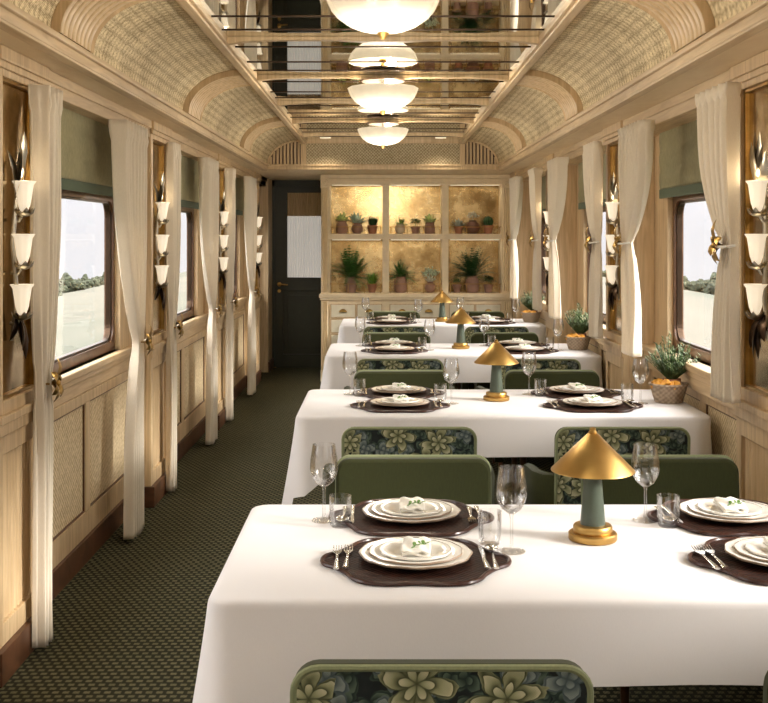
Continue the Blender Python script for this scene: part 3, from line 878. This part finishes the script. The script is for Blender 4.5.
# place-setting items ----------------------------------------------
def make_mat():
    e = empty('placemat'); tag(e, 'x', 'placemat')
    ctl = [(0,-.190), (.06,-.197), (.115,-.190), (.15,-.160), (.170,-.115), (.198,-.070), (.228,-.040), (.238,0)]
    q4 = ctl+[(x, -y) for x, y in ctl[-2::-1]]; full = q4+[(-x, y) for x, y in q4[-2:0:-1]]
    pts = []; nn = len(full)
    for i in range(nn):
        p0, p1, p2, p3 = [Vector((*full[(i+j) % nn], 0)) for j in (-1, 0, 1, 2)]
        for t in (0, .25, .5, .75):
            v = .5*((2*p1)+(p2-p0)*t+(2*p0-5*p1+4*p2-p3)*t*t+(3*p1-p0-3*p2+p3)*t**3); pts.append((v.x, v.y))
    MB().prism(pts, .001, .006).build('woven_centre', M['mat'], e, angle=30)
    MB().tube([(x, y, .006) for x, y in pts], .0055, 8, closed=True).build('rim', M['matrim'], e)
    return e
def plate(name, R, h, rim, label_cat):
    e = empty(name); tag(e, 'x', 'plate')
    mod = lambda a, i: 1+(.012*math.cos(12*a) if i in rimset else 0)
    pr = [(0,0), (R*.55,0), (R*.62,.003), (R*.82,h*.75), (R,h), (R,h+.003), (R*.97,h+.0035), (R*.80,h*.75+.004), (R*.62,.007), (R*.55,.004), (0,.004)]
    rimset = (4, 5, 6)
    MB().lathe(pr, n=60, mod=mod, cap=False).build('dish', M['china'], e)
    mod2 = lambda a, i: 1+.012*math.cos(12*a)
    MB().lathe([(R*.999,h-.001), (R*1.008,h+.002), (R*.995,h+.0045)], n=60, mod=mod2, cap=False).build('edge_line', M[rim], e)
    return e
def make_napkin():
    e = empty('folded_napkin'); tag(e, 'x', 'napkin')
    def fn(u, v):
        x = (-.036+.072*u)*(1+.06*math.sin(v*5)); y = -.045+.09*v
        return (x, y, .014+.008*math.sin(PI*u)*math.sin(PI*v)+.003*math.sin(u*11+v*6)+.012*v)
    b = MB().grid(fn, 14, 14); o = b.build('cloth_fold', M['napkin'], e, angle=180, solid=.004)
    MB().grid(lambda u, v: (-.034+.070*u, -.042+.088*v, .006+.004*math.sin(u*5+v*3)+.010*v), 10, 10).build('under_fold', M['napkin'], e, angle=180, solid=.006)
    return e
def make_sprig():
    e = empty('herb_sprig'); tag(e, 'x', 'herb sprig')
    MB().tube([(-.018, -.012, .0), (0, 0, .004), (.022, .012, .002)], .0012, 5).build('stem', M['leaf'], e)
    b = MB()
    for i in range(7):
        t = i/6; c = Vector((-.016+.036*t, -.010+.022*t, .003)); a = (1 if i % 2 else -1)*1.0+.5
        leaf_mesh(b, c, c+Vector((.019*math.cos(a), .019*math.sin(a), .006)), .005, (0,0,1), .002, 3)
    b.build('leaves', M['leaf'], e)
    return e
def make_fork():
    e = empty('fork'); tag(e, 'x', 'fork')
    MB().tube([(0,-.095,.004), (0,-.06,.005), (0,0,.004), (0,.025,.004)], [.0075,.006,.003,.004], 8, flat=.4).build('handle', M['steel'], e)
    b = MB(); b.prism([(-.004,.022), (.004,.022), (.012,.045), (.012,.055), (-.012,.055), (-.012,.045)], .003, .006)
    for x in (-.010, -.0033, .0033, .010): b.tube([(x,.054,.0045), (x,.075,.006), (x,.092,.009)], [.0019,.0016,.001], 6)
    b.build('tines', M['steel'], e); return e
def make_spoon():
    e = empty('spoon'); tag(e, 'x', 'spoon')
    MB().tube([(0,-.095,.004), (0,-.06,.005), (0,0,.004), (0,.04,.005)], [.0075,.006,.003,.0035], 8, flat=.4).build('handle', M['steel'], e)
    b = MB()
    b.grid(lambda u, v: (.018*v*math.cos(2*PI*u), .068+.029*v*math.sin(2*PI*u), .004+.007*v*v), 24, 6, wrap=True)
    b.build('bowl', M['steel'], e, solid=.0015, angle=180); return e
def make_knife():
    e = empty('knife'); tag(e, 'x', 'knife')
    MB().tube([(0,-.095,.005), (0,-.06,.006), (0,-.005,.005)], [.008,.007,.005], 8, flat=.5).build('handle', M['steel'], e)
    MB().prism([(-.004,-.008), (.005,-.008), (.008,.04), (.006,.085), (-.001,.105), (-.004,.09)], .003, .006).build('blade', M['steel'], e); return e
def make_wine():
    e = empty('wine_glass'); tag(e, 'x', 'wine glass')
    b = MB(); b.lathe([(0,0), (.036,0), (.037,.0015), (.020,.004), (.006,.008), (.0045,.02), (.004,.085), (.006,.098), (.0,.100)], n=32, cap=False); b.build('stem', M['glass'], e)
    pr = [(.0,.098), (.012,.101), (.026,.112), (.036,.130), (.041,.150), (.040,.175), (.036,.200), (.033,.222)]
    b = MB(); b.lathe(pr+[(max(0, r-.0012), z+(.0012 if z < .2 else 0)) for r, z in pr[::-1]], n=36, cap=False); b.build('bowl', M['glass'], e); return e
def make_tumbler():
    e = MB(); pr = [(0,0), (.026,0), (.029,.004), (.031,.03), (.032,.088)]
    e.lathe(pr+[(.0305,.088), (.0295,.03), (.027,.009), (0,.008)], n=36, cap=False)
    o = e.build('water_tumbler', M['glass']); tag(o, 'x', 'tumbler'); return o
def make_table_lamp():
    e = empty('table_lamp'); tag(e, 'x', 'table lamp')
    MB().lathe([(0,0), (.064,0), (.066,.003), (.066,.017), (.063,.020), (.052,.020), (.053,.022), (.053,.036), (.050,.040), (.04,.042), (.0,.042)], n=48).build('base', M['brass'], e)
    MB().lathe([(.034,.042), (.034,.045), (.022,.195), (.0,.195)], n=40).build('stem', M['sage'], e)
    pr = [(.113,.188), (.112,.190), (.014,.288), (.0,.290)]
    MB().lathe([(.110,.188)]+pr+[], n=64, cap=False).build('lamp_shade', M['brass'], e, solid=.0015)
    MB().lathe([(.010,.286), (.012,.292), (.008,.297), (.009,.303), (0,.307)], n=20, cap=True).build('finial', M['brass'], e)
    return e
pm = Proto(make_mat()); p1 = Proto(plate('charger_plate', .143, .014, 'chinarim', '')); p2 = Proto(plate('dinner_plate', .119, .012, 'chinarim', '')); p3 = Proto(plate('side_plate', .091, .010, 'china', ''))
npk = Proto(make_napkin()); spg = Proto(make_sprig()); fk = Proto(make_fork()); sp = Proto(make_spoon()); kn = Proto(make_knife())
wg = Proto(make_wine()); tm = Proto(make_tumbler()); tl = Proto(make_table_lamp())
SX = (.083, 1.02)
for k in range(4):
    yc = 3.01+P*k; dk = 0
    tp.put((TXC, yc, 0), 0, 'long dining table under a white cloth, '+TN[k].replace(' table', ' of four', 1) if False else ['nearest', 'second nearest', 'third nearest', 'farthest'][k]+' of the four long dining tables', 'long dining tables')
    cp.put((TXC, yc, 0), 0, ['white tablecloth on the nearest table, filling the foreground', 'white tablecloth on the second table from the camera', 'white tablecloth on the third table from the camera', 'white tablecloth on the farthest table by the shelves'][k], 'white tablecloths')
    for xi, cxx in enumerate((.11, 1.005)):
        sd = ('aisle side', 'window side')[xi]
        ch.put((cxx, 2.39+P*k, 0), 0, 'armchair with floral back, camera side of the %s, %s' % (TN[k], sd), 'green armchairs with floral backs')
        ch.put((cxx, 3.79+P*k, 0), PI, 'green velvet armchair facing the camera across the %s, %s' % (TN[k], sd), 'green armchairs with floral backs')
    tl.put((.573, 3.06+P*k, TZ+.002), 0, 'brass cone-shaded lamp with green stem on the %s' % TN[k], 'brass cone table lamps')
    for xi, sxx in enumerate(SX):
        for row, yy in (('front', yc-.165), ('back', yc+.275)):
            rz = 0 if row == 'front' else PI
            sg = 1 if row == 'front' else -1
            wh = '%s, %s %s setting' % (TN[k], row, ('aisle-side', 'window-side')[xi])
            rj = random.uniform(-.03, .03)
            z = TZ+.001
            pm.put((sxx, yy, z), rz+rj, 'dark brown woven placemat with wavy edge, '+wh, 'wavy brown placemats')
            p1.put((sxx, yy+.01, z+.008), rj, 'large white charger plate with scalloped dark edge, '+wh, 'charger plates')
            p2.put((sxx, yy+.01, z+.0135), .2+rj, 'middle white plate of the stack, '+wh, 'dinner plates')
            p3.put((sxx, yy+.01, z+.0185), .4, 'small white top plate under the napkin, '+wh, 'side plates')
            npk.put((sxx+.002, yy+.01, z+.021), random.uniform(-.1, .1)+(.15 if xi else 0), 'folded cream napkin on the plates, '+wh, 'folded napkins')
            spg.put((sxx+.006, yy-.008, z+.043), random.uniform(-.3, .3), 'green herb sprig on the napkin, '+wh, 'herb sprigs')
            zc = z+.0085
            fk.put((sxx-sg*.200, yy, zc), rz+.02, 'outer steel fork, '+wh, 'steel forks')
            fk.put((sxx-sg*.174, yy+.008*sg, zc), rz-.02, 'inner steel fork beside the plates, '+wh, 'steel forks')
            kn.put((sxx+sg*.172, yy, zc), rz+.03, 'steel knife beside the plates, '+wh, 'steel knives')
            sp.put((sxx+sg*.198, yy+.004*sg, zc), rz-.02, 'steel spoon outside the knife, '+wh, 'steel spoons')
            gx = sxx+sg*.255
            if k == 0 and xi == 1 and row == 'front': continue
            wg.put((gx, yy+(.10 if row == 'front' else -.02), TZ+.001), 0, 'stemmed wine glass, '+wh, 'wine glasses')
            tm.put((sxx+sg*.205, yy+(.175 if row == 'front' else -.085), TZ+.001), 0, 'clear water tumbler, '+wh, 'water tumblers')

# rosemary baskets ---------------------------------------------------
def blades(mb, n, L, wid, spread, droop, z0, rnd, r0=.02, seg=4, upbias=0):
    for i in range(n):
        a = rnd.random()*2*PI; sp_ = (rnd.random()**.6)*spread; Li = L*rnd.uniform(.6, 1.0)
        b0 = Vector((r0*rnd.random()*math.cos(a), r0*rnd.random()*math.sin(a), z0))
        pts = []
        for j in range(seg+1):
            t = j/seg; out = Li*math.sin(sp_)*t; up = Li*math.cos(sp_)*t-droop*Li*t*t*math.sin(sp_)
            pts.append(b0+Vector((out*math.cos(a), out*math.sin(a), up)))
        sdv = Vector((-math.sin(a), math.cos(a), 0))
        vs = []
        for j, pp in enumerate(pts):
            w_ = wid*math.sin(PI*min(.97, .15+.8*j/seg)); vs += [pp-sdv*w_, pp+sdv*w_]
        mb.add(vs, [(2*j, 2*j+1, 2*j+3, 2*j+2) for j in range(seg)])
def fern(mb, n, L, rnd, z0, wid=.012, droop=.9, spread=1.2):
    """arching fronds with leaflets either side"""
    for i in range(n):
        a = rnd.random()*2*PI; sp_ = rnd.uniform(.15, spread); Li = L*rnd.uniform(.65, 1)
        pts = []
        for j in range(11):
            t = j/10; pts.append(Vector((Li*math.sin(sp_)*t*math.cos(a), Li*math.sin(sp_)*t*math.sin(a), z0+Li*math.cos(sp_)*t*1.1-droop*Li*.5*t*t*math.sin(sp_))))
        mb.tube(pts, .0012, 3)
        sdv = Vector((-math.sin(a), math.cos(a), 0))
        for j in range(1, 11):
            for s_ in (-1, 1):
                l = wid*3.2*math.sin(PI*(.12+.82*j/10.5)); d = (sdv*s_*l+Vector((0,0,-.2*l))+(pts[j]-pts[j-1]).normalized()*l*.5)
                q = (pts[j]-pts[j-1]).normalized()*wid*.35
                mb.add([pts[j]-q, pts[j]+d, pts[j]+q], [(0, 1, 2)])
def make_basket():
    e = empty('reed_basket'); tag(e, 'x', 'basket')
    pr = [(0,0), (.066,0), (.070,.004), (.092,.085), (.096,.090), (.092,.094), (.086,.088), (.064,.010), (0,.009)]
    MB().lathe(pr, n=40, mod=lambda a, i: 1+.006*math.cos(20*a), cap=False).build('bowl', M['basket'], e)
    MB().tube([(.093*math.cos(t*PI/16), .093*math.sin(t*PI/16), .09) for t in range(32)], .006, 6, closed=True).build('rim', M['basket'], e)
    return e
def make_rosemary():
    e = empty('potted_rosemary'); tag(e, 'x', 'potted plant')
    MB().lathe([(0,0), (.030,0), (.040,.085), (.044,.085), (.044,.105), (.036,.105), (.034,.095), (0,.093)], n=24).build('pot', M['terracotta'], e)
    r = random.Random(4); b = MB(); st = MB()
    for i in range(95):
        a = r.random()*2*PI; spn = r.random()**.8*.95; L = r.uniform(.11, .235)*(1-.28*spn)
        pts = [Vector((.012*math.cos(a)+L*math.sin(spn)*t*math.cos(a)*(1-.15*t), .012*math.sin(a)+L*math.sin(spn)*t*math.sin(a), .095+L*math.cos(spn)*t)) for t in (0,.25,.5,.75,1)]
        st.tube(pts, .0013, 4)
        for j in range(22):
            t = .12+.88*j/21; q = t*4; i0 = min(3, int(q)); c = pts[i0].lerp(pts[i0+1], q-i0)
            a2 = r.random()*2*PI; l = .020; d = Vector((math.cos(a2)*l, math.sin(a2)*l, l*.75)); w_ = Vector((-math.sin(a2), math.cos(a2), 0))*.0021
            b.add([c-w_, c+d*.5-w_*1.4, c+d, c+d*.5+w_*1.4, c+w_], [(0,1,2,3,4)])
    b.build('needles', FG['rosemary_green'], e, smooth=False, fix=False); st.build('stems', FG['dark_green'], e)
    return e
def make_slice(seed):
    r = random.Random(seed); b = MB()
    def fn(u, v):
        a = 2*PI*u; t = PI*v; rr = .026*(1+.15*math.sin(3*a+seed)); return (rr*math.sin(t)*math.cos(a)*1.3, rr*math.sin(t)*math.sin(a), .6*rr*math.cos(t)+.010*math.sin(2*a))
    b.grid(fn, 18, 9, wrap=True); o = b.build('fruit_wedge', M['orange']); return tag(o, 'x', 'fruit')
bk = Proto(make_basket()); rm = Proto(make_rosemary()); fs_ = [Proto(make_slice(i)) for i in range(4)]
for k in range(1, 4):
    yb = 2.99+P*k; xb = 1.425
    bk.put((xb, yb, TZ+.002), 0, 'round reed basket with plant and fruit on the %s by the window' % TN[k], 'reed baskets on the tables')
    rm.put((xb+.022, yb+.02, TZ+.012), k*1.3, 'bushy potted rosemary standing in the basket on the %s' % TN[k], 'potted rosemary in baskets')
    for i, (dx, dy, dz, r_) in enumerate(((-.058, -.02, .085, .3), (-.025, -.048, .094, 1.1), (.012, -.060, .086, 2.0), (-.05, .025, .086, 2.6))):
        fs_[i].put((xb+dx, yb+dy, TZ+dz+.004), r_, ['leftmost golden fruit wedge', 'topmost golden fruit wedge in front', 'golden fruit wedge in front of the plant pot', 'golden fruit wedge at the back left rim'][i]+' in the basket on the '+TN[k], 'golden fruit wedges')

# ------------------------------------------------------------------ shelf cabinet
DB = 12.2
KX = DB/F
def bx(px): return (px-383)*KX
def bz(py): return CAMZ-(py-236)*KX
cab = empty('display_cabinet', (bx(418), DB, 0)); tag(cab, 'cream shelf cabinet with six mirrored niches and drawers across the far end', 'cabinet')
X0, X1 = bx(321)-bx(418), bx(515)-bx(418)
cols = [(bx(a)-bx(418), bx(b)-bx(418)) for a, b in ((330, 382.5), (389, 442), (448.5, 501.5))]
rows = [(bz(233.8), bz(184.6)), (bz(293.2), bz(239.3))]
DPT = .30
b = MB()
b.box(X0+.03, X1-.03, -.004, .03, rows[0][1], SOF-.001); b.box(X0-.004, X1, -.02, .03, SOF-.035, SOF-.001)
b.box(X0+.02, X1-.02, -.012, .0, rows[0][1]+.02, rows[0][1]+.05); b.box(X0+.02, X1-.02, -.02, .0, rows[0][1]+.05, rows[0][1]+.065)
b.box(X0, X0+.08, .0, DPT, 0, SOF-.002); b.box(cols[-1][1], X1, .0, DPT, 0, SOF-.002)
b.box(X0, X1, DPT, DPT+.03, 0, SOF-.002)
for (a0, a1), (c0, c1) in zip(cols[:-1], cols[1:]): (b.box(a1, c0, 0, DPT, rows[1][0], rows[1][1]), b.box(a1, c0, 0, DPT, rows[0][0], rows[0][1]))
b.box(X0+.08, cols[0][0], 0, DPT, rows[1][0], rows[0][1])
b.build('case', M['cream'], cab, smooth=False, bevel=.004)
MB().box(X0+.08, cols[-1][1], -.004, DPT-.002, rows[1][1], rows[0][0]).build('shelf', M['cream'], cab, smooth=False, bevel=.004)
MB().box(X0-.02, X1+.0, -.03, DPT, rows[1][0]-.05, rows[1][0]-.01).box(X0-.01, X1, -.02, DPT, rows[1][0]-.075, rows[1][0]-.05).box(X0+.08, X1-.08, 0, DPT, rows[1][0]-.01, rows[1][0]).build('counter', M['cream'], cab, smooth=False, bevel=.006)
for xa, xb in ((X0, X0+.085), (X1-.145, X1-.03)):
    b = MB(); nf = 4
    for (za, zb) in ((.12, rows[1][0]-.09), (rows[1][0]+.02, SOF-.15)):
        b.grid(lambda u, v: (xa+.008+(xb-xa-.016)*u, -.030+.020*abs(math.cos(PI*nf*u)), za+(zb-za)*v), nf*8+1, 2)
    b.box(xa-.004, xb+.004, -.036, 0, SOF-.15, SOF-.036); b.box(xa-.004, xb+.004, -.036, 0, 0, .12)
    pl = b.build('pilaster', M['cream'], cab, angle=60)
    c = (xa+xb)/2
    g = MB(); g.tube([(c+.034*math.cos(t*PI/12), -.038, SOF-.092+.034*math.sin(t*PI/12)) for t in range(24)], .008, 6, closed=True); g.ball((c, -.036, SOF-.092), .017, sc=(1,.5,1))
    g.build('rosette', M['cream'], pl)
for ri, (z0, z1) in enumerate(rows):
    for ci, (c0, c1) in enumerate(cols):
        MB().box(c0, c1, DPT-.008, DPT-.001, z0, z1).build('mirror_back', M['gold_mirror'], cab, smooth=False)
        MB().box(c0+.02, c1-.02, .012, .024, z1-.010, z1-.002).build('light_strip', M['glow'], cab, smooth=False)
        al = bpy.data.lights.new('niche_light', 'AREA'); al.shape = 'RECTANGLE'; al.size = c1-c0-.06; al.size_y = .03; al.energy = .45; al.color = (1, .84, .60)
        ao = bpy.data.objects.new('niche_light', al); C.objects.link(ao); ao.location = ((c0+c1)/2+bx(418), DB+.035, z1-.014)
        g = MB(); zr = z0+.075 if ri == 0 else z0+.10
        g.tube([(c0, .012, zr), (c1, .012, zr)], .004, 6)
        for i in range(4): x = c0+.02+(c1-c0-.04)*i/3; g.tube([(x, .012, z0), (x, .012, zr)], .004, 6)
        g.build('gallery_rail', M['brass'], cab)
zt = rows[1][0]-.075
b = MB(); b.box(X0+.08, cols[-1][1], .006, .03, 0, zt); b.build('drawer_surround', M['cream'], cab, smooth=False)
for ci, (c0, c1) in enumerate(cols):
    for h in range(2):
        w_ = (c1-c0)/2
        for r_ in range(4):
            za = zt-.05-.165*(r_+1)+.03; zb = za+.135; xa = c0+h*w_+.014; xb = xa+w_-.028
            dr = MB().box(xa, xb, -.010, .008, za, zb).build('drawer', M['creaml'], cab, smooth=False, bevel=.003)
            fr = MB()
            for (u0, u1, v0, v1) in ((xa-.01, xa, za-.01, zb+.01), (xb, xb+.01, za-.01, zb+.01), (xa, xb, za-.01, za), (xa, xb, zb, zb+.01)): fr.box(u0, u1, -.008, .008, v0, v1)
            fr.build('bead', M['oak'], dr, smooth=False)
            xm = (xa+xb)/2; zm = (za+zb)/2
            hd = MB(); hd.grid(lambda u, v: (xm+.042*math.cos(PI*u)*math.cos(.0), -.012-.022*math.sin(PI/2*v)*math.sin(PI*u)**.5, zm-.014+.034*math.sin(PI*u)*math.cos(PI/2*v)), 16, 6)
            hd.build('cup_handle', M['brassd'], dr, solid=.002, angle=180)

def potshape(kind, r, h):
    if kind == 'cone': return [(0,0), (r*.68,0), (r*.92,h*.78), (r*1.05,h*.78), (r*1.05,h), (r*.92,h), (r*.88,h*.9), (0,h*.88)]
    if kind == 'jar': return [(0,0), (r*.72,0), (r*.95,h*.18), (r,h*.5), (r*.9,h*.78), (r*.68,h*.9), (r*.78,h), (r*.66,h), (r*.6,h*.92), (0,h*.9)]
    if kind == 'round': return [(0,0), (r*.45,0), (r*.85,h*.2), (r,h*.48), (r*.85,h*.76), (r*.5,h*.92), (r*.55,h), (r*.45,h), (r*.42,h*.9), (0,h*.9)]
def potted(px, py_base, pr_px, ph_px, kind, pm_, fkind, fcol, fw_px, fh_px, label, seed, band=None):
    """pixel sizes in the photograph are turned into metres at the shelf"""
    r = pr_px*KX; h = ph_px*KX; rnd = random.Random(seed)
    e = empty('potted_plant', (bx(px), DB+.13, bz(py_base)+.001)); tag(e, label, 'potted plant', 'potted plants on the far shelves')
    pot = MB().lathe(potshape(kind, r, h), n=28, cap=False).build('pot', pm_, e, angle=50)
    MB().lathe([(0,h*.89), (r*.6,h*.89)], n=16, cap=False).build('soil', M['soil'], e)
    if band: MB().lathe([(r*1.01,h*.44), (r*1.03,h*.48), (r*1.01,h*.52)], n=28, cap=False).build('band', band, pot)
    fw = fw_px*KX/2; fh = fh_px*KX; b = MB()
    if fkind == 'fern': fern(b, 80, fh*1.1, rnd, h*.85, wid=fh*.045, droop=1.1, spread=1.35)
    elif fkind == 'blade': blades(b, 60, fh*1.05, fh*.045, min(1.3, fw/fh), .8, h*.88, rnd, r*.5)
    elif fkind == 'spike': blades(b, 90, fh*1.05, fh*.03, .5, .1, h*.88, rnd, r*.75)
    elif fkind == 'rosette': blades(b, 60, max(fw, fh)*1.3, fh*.14, 1.25, .15, h*.92, rnd, r*.3)
    elif fkind == 'bush':
        for i in range(170):
            a = rnd.random()*2*PI; t = math.acos(1-rnd.random()*1.3); R_ = rnd.uniform(.45, 1)
            c = Vector((fw*R_*math.sin(t)*math.cos(a), fw*R_*math.sin(t)*math.sin(a), h*.9+fh*.5+fh*.5*R_*math.cos(t)))
            d = Vector((rnd.uniform(-1,1), rnd.uniform(-1,1), rnd.uniform(-.2,1))).normalized()*fh*.17; w_ = d.cross(Vector((rnd.random(), rnd.random(), 1))).normalized()*fh*.055
            b.add([c, c+d*.5+w_, c+d, c+d*.5-w_], [(0,1,2,3)])
        b.tube([(0,0,h*.85), (0,0,h*.9+fh*.5)], fw*.05, 5)
    elif fkind == 'ball':
        b.grid(lambda u, v: (fw*math.sin(PI*v)*math.cos(2*PI*u)*(1+.06*math.cos(22*PI*u)), fw*math.sin(PI*v)*math.sin(2*PI*u)*(1+.06*math.cos(22*PI*u)), h*.85+fh*.5-fh*.55*math.cos(PI*v)), 88, 12, wrap=True)
    b.build('foliage', FG[fcol], e, smooth=False, fix=False)
    if fkind == 'ball':
        g = MB(); blades(g, 160, fw*1.25, .002, 1.5, 0, h*.85+fh*.3, rnd, fw*.3); g.build('spines', FG['dark_green'], e, smooth=False, fix=False)
    if fcol in ('frost_green', 'pale_green') and fkind in ('rosette', 'bush'):
        g = MB(); blades(g, 26, max(fw, fh)*.7, fh*.09, 1.0, .2, h*.9, rnd, r*.2); g.build('inner_leaves', FG['petal_white'], e, smooth=False, fix=False)
    return e
T, CL, DC, PC = M['terracotta'], M['clay'], M['darkclay'], M['paleclay']
potted(341.4, 233.8, 6.0, 13, 'jar', CL, 'rosette', 'pale_green', 17, 9, 'pale yellow-green succulent in a clay jar, far left of the upper shelf', 1)
potted(357, 233.8, 6.0, 11, 'round', CL, 'rosette', 'frost_green', 13, 11, 'frosty pale plant in a round-bellied clay pot, second on the upper left shelf', 2)
potted(372.3, 233.8, 5.2, 8.5, 'cone', T, 'spike', 'dark_green', 13, 11.5, 'dark spiky green plant in a terracotta pot, right end of the upper left niche', 3)
potted(400.2, 233.8, 5.2, 10.5, 'round', PC, 'blade', 'lime_green', 22, 10, 'long-leaved green plant in a white round pot, upper middle niche', 4)
potted(415.8, 233.8, 4.6, 7.5, 'cone', CL, 'bush', 'fern_green', 11, 9, 'small green bush in a little clay pot, middle of the upper middle niche', 5)
potted(430.3, 233.8, 5.3, 11.5, 'jar', CL, 'rosette', 'pale_green', 12, 8.5, 'pale green plant in a tall clay jar, right side of the upper middle niche', 6)
potted(459.3, 233.8, 4.6, 7.5, 'cone', T, 'rosette', 'grey_green', 11, 7.5, 'grey succulent in a small terracotta pot, left side of the upper right niche', 7)
potted(473.8, 233.8, 7.2, 13.5, 'round', DC, 'bush', 'petal_white', 12, 10, 'white-flowering plant in a dark banded round pot, upper right niche', 8, band=T)
potted(489.4, 233.8, 5.2, 8.5, 'cone', T, 'ball', 'dark_green', 9.5, 10, 'round dark green cactus in a terracotta pot, far right of the upper shelf', 9)
potted(350.5, 293.2, 5.5, 16, 'jar', CL, 'fern', 'fern_green', 36, 34, 'tall arching fern in a clay jar, lower left niche', 10)
potted(372, 293.2, 4.6, 8.5, 'cone', T, 'spike', 'lime_green', 12, 14, 'bright green tuft in a small terracotta pot, lower left niche', 11)
potted(400.8, 293.2, 6.8, 16, 'jar', CL, 'fern', 'fern_green', 24, 20, 'bushy fern in a wide clay jar, lower middle niche', 12)
potted(430.6, 293.2, 5.6, 11, 'round', CL, 'bush', 'frost_green', 19, 15, 'pale variegated bush in a clay pot, right of the lower middle niche', 13)
potted(457.7, 293.2, 4.4, 8.5, 'cone', CL, 'bush', 'fern_green', 8.5, 7, 'small leafy plant in a clay pot, left of the lower right niche', 14)
potted(473.2, 293.2, 7.0, 17, 'jar', CL, 'fern', 'dark_green', 36, 32, 'large dark fern in a clay jar, centre of the lower right niche', 15)
potted(489.4, 293.2, 5.0, 8.5, 'cone', CL, 'bush', 'dark_green', 11, 9, 'dark leafy plant in a clay pot, far right of the lower shelf', 16)

# ------------------------------------------------------------------ landscape outside
def land():
    m, t, b_ = new('fields')
    c = coords(t, (.02, .006, 0)); v = N(t, 'ShaderNodeTexVoronoi', Scale=1.0); t.links.new(c, v.inputs['Vector'])
    sc_ = t.nodes.new('ShaderNodeSeparateColor'); t.links.new(v.outputs['Color'], sc_.inputs[0])
    n = N(t, 'ShaderNodeTexNoise', Scale=.08, Detail=5.0); t.links.new(coords(t), n.inputs[0])
    col = ramp(t, sc_.outputs[0], [(.2, (.052,.052,.034)), (.5, (.080,.070,.052)), (.8, (.034,.042,.024))])
    col = mixc(t, .4, col, ramp(t, n.outputs[0], [(.35, (.028,.032,.02)), (.65, (.078,.072,.055))]))
    t.links.new(col, b_.inputs['Base Color']); b_.inputs['Roughness'].default_value = 1
    return m
def hgt(x, y):
    d = max(0, abs(x)-4)
    return -1.2-.165*d+.5*math.sin(x*.05+y*.03)*min(1, d/40)+(1.5*math.sin(y*.006+x*.004))*min(1, d/200)
ml = land()
b = MB()
xs = [-200, -180, -130, -90, -60, -40, -25, -14, -8, -4, 0, 4, 8, 14, 25, 40, 60, 90, 130, 180, 200]
ys = [-60+i*30 for i in range(60)]
b.add([(x, y, hgt(x, y)) for y in ys for x in xs], [(j*len(xs)+i, j*len(xs)+i+1, (j+1)*len(xs)+i+1, (j+1)*len(xs)+i) for j in range(len(ys)-1) for i in range(len(xs)-1)])
go = b.build('ground', ml, angle=180); go['kind'] = 'structure'
FG['hedge'] = plain('hedge_leaves', (.035,.042,.022), .9, var=.5, scale=.6)
def make_tree(seed):
    rnd = random.Random(seed); e = empty('field_tree'); tag(e, 'x', 'tree')
    MB().lathe([(.3, -1), (.2, 2.5)], n=8).build('trunk', M['brown'], e)
    b = MB()
    for i in range(70):
        a = rnd.random()*2*PI; R = rnd.random()*4.2; r = rnd.uniform(.5, 1.1)
        b.ball((R*math.cos(a), R*math.sin(a), .8+rnd.random()*(3.6-R*.5)), r, 7, 5)
    for i, v in enumerate(b.v): b.v[i] = tuple(x+rnd.uniform(-.25, .25) for x in v)
    b.build('crown', FG['hedge'], e, smooth=False, fix=False)
    return e
tr = Proto(make_tree(3))
rr_ = random.Random(11)
spots = []
for sd_ in (1, -1):
    for i in range(13): spots.append((sd_*rr_.uniform(95, 112), 320+i*15+rr_.uniform(-4, 4)) if i < 8 else (sd_*rr_.uniform(120, 165), 500+(i-7)*45+rr_.uniform(-12, 12)))
for i, (x, y) in enumerate(spots):
    o = tr.put((x, y, hgt(x, y)-.3), i*1.7, 'dark green tree among the distant fields outside the %s windows' % ('right' if x > 0 else 'left'), 'field trees outside the %s windows' % ('right' if x > 0 else 'left'))
    sc__ = rr_.uniform(.7, 1.5); o.scale = (sc__, sc__, sc__)
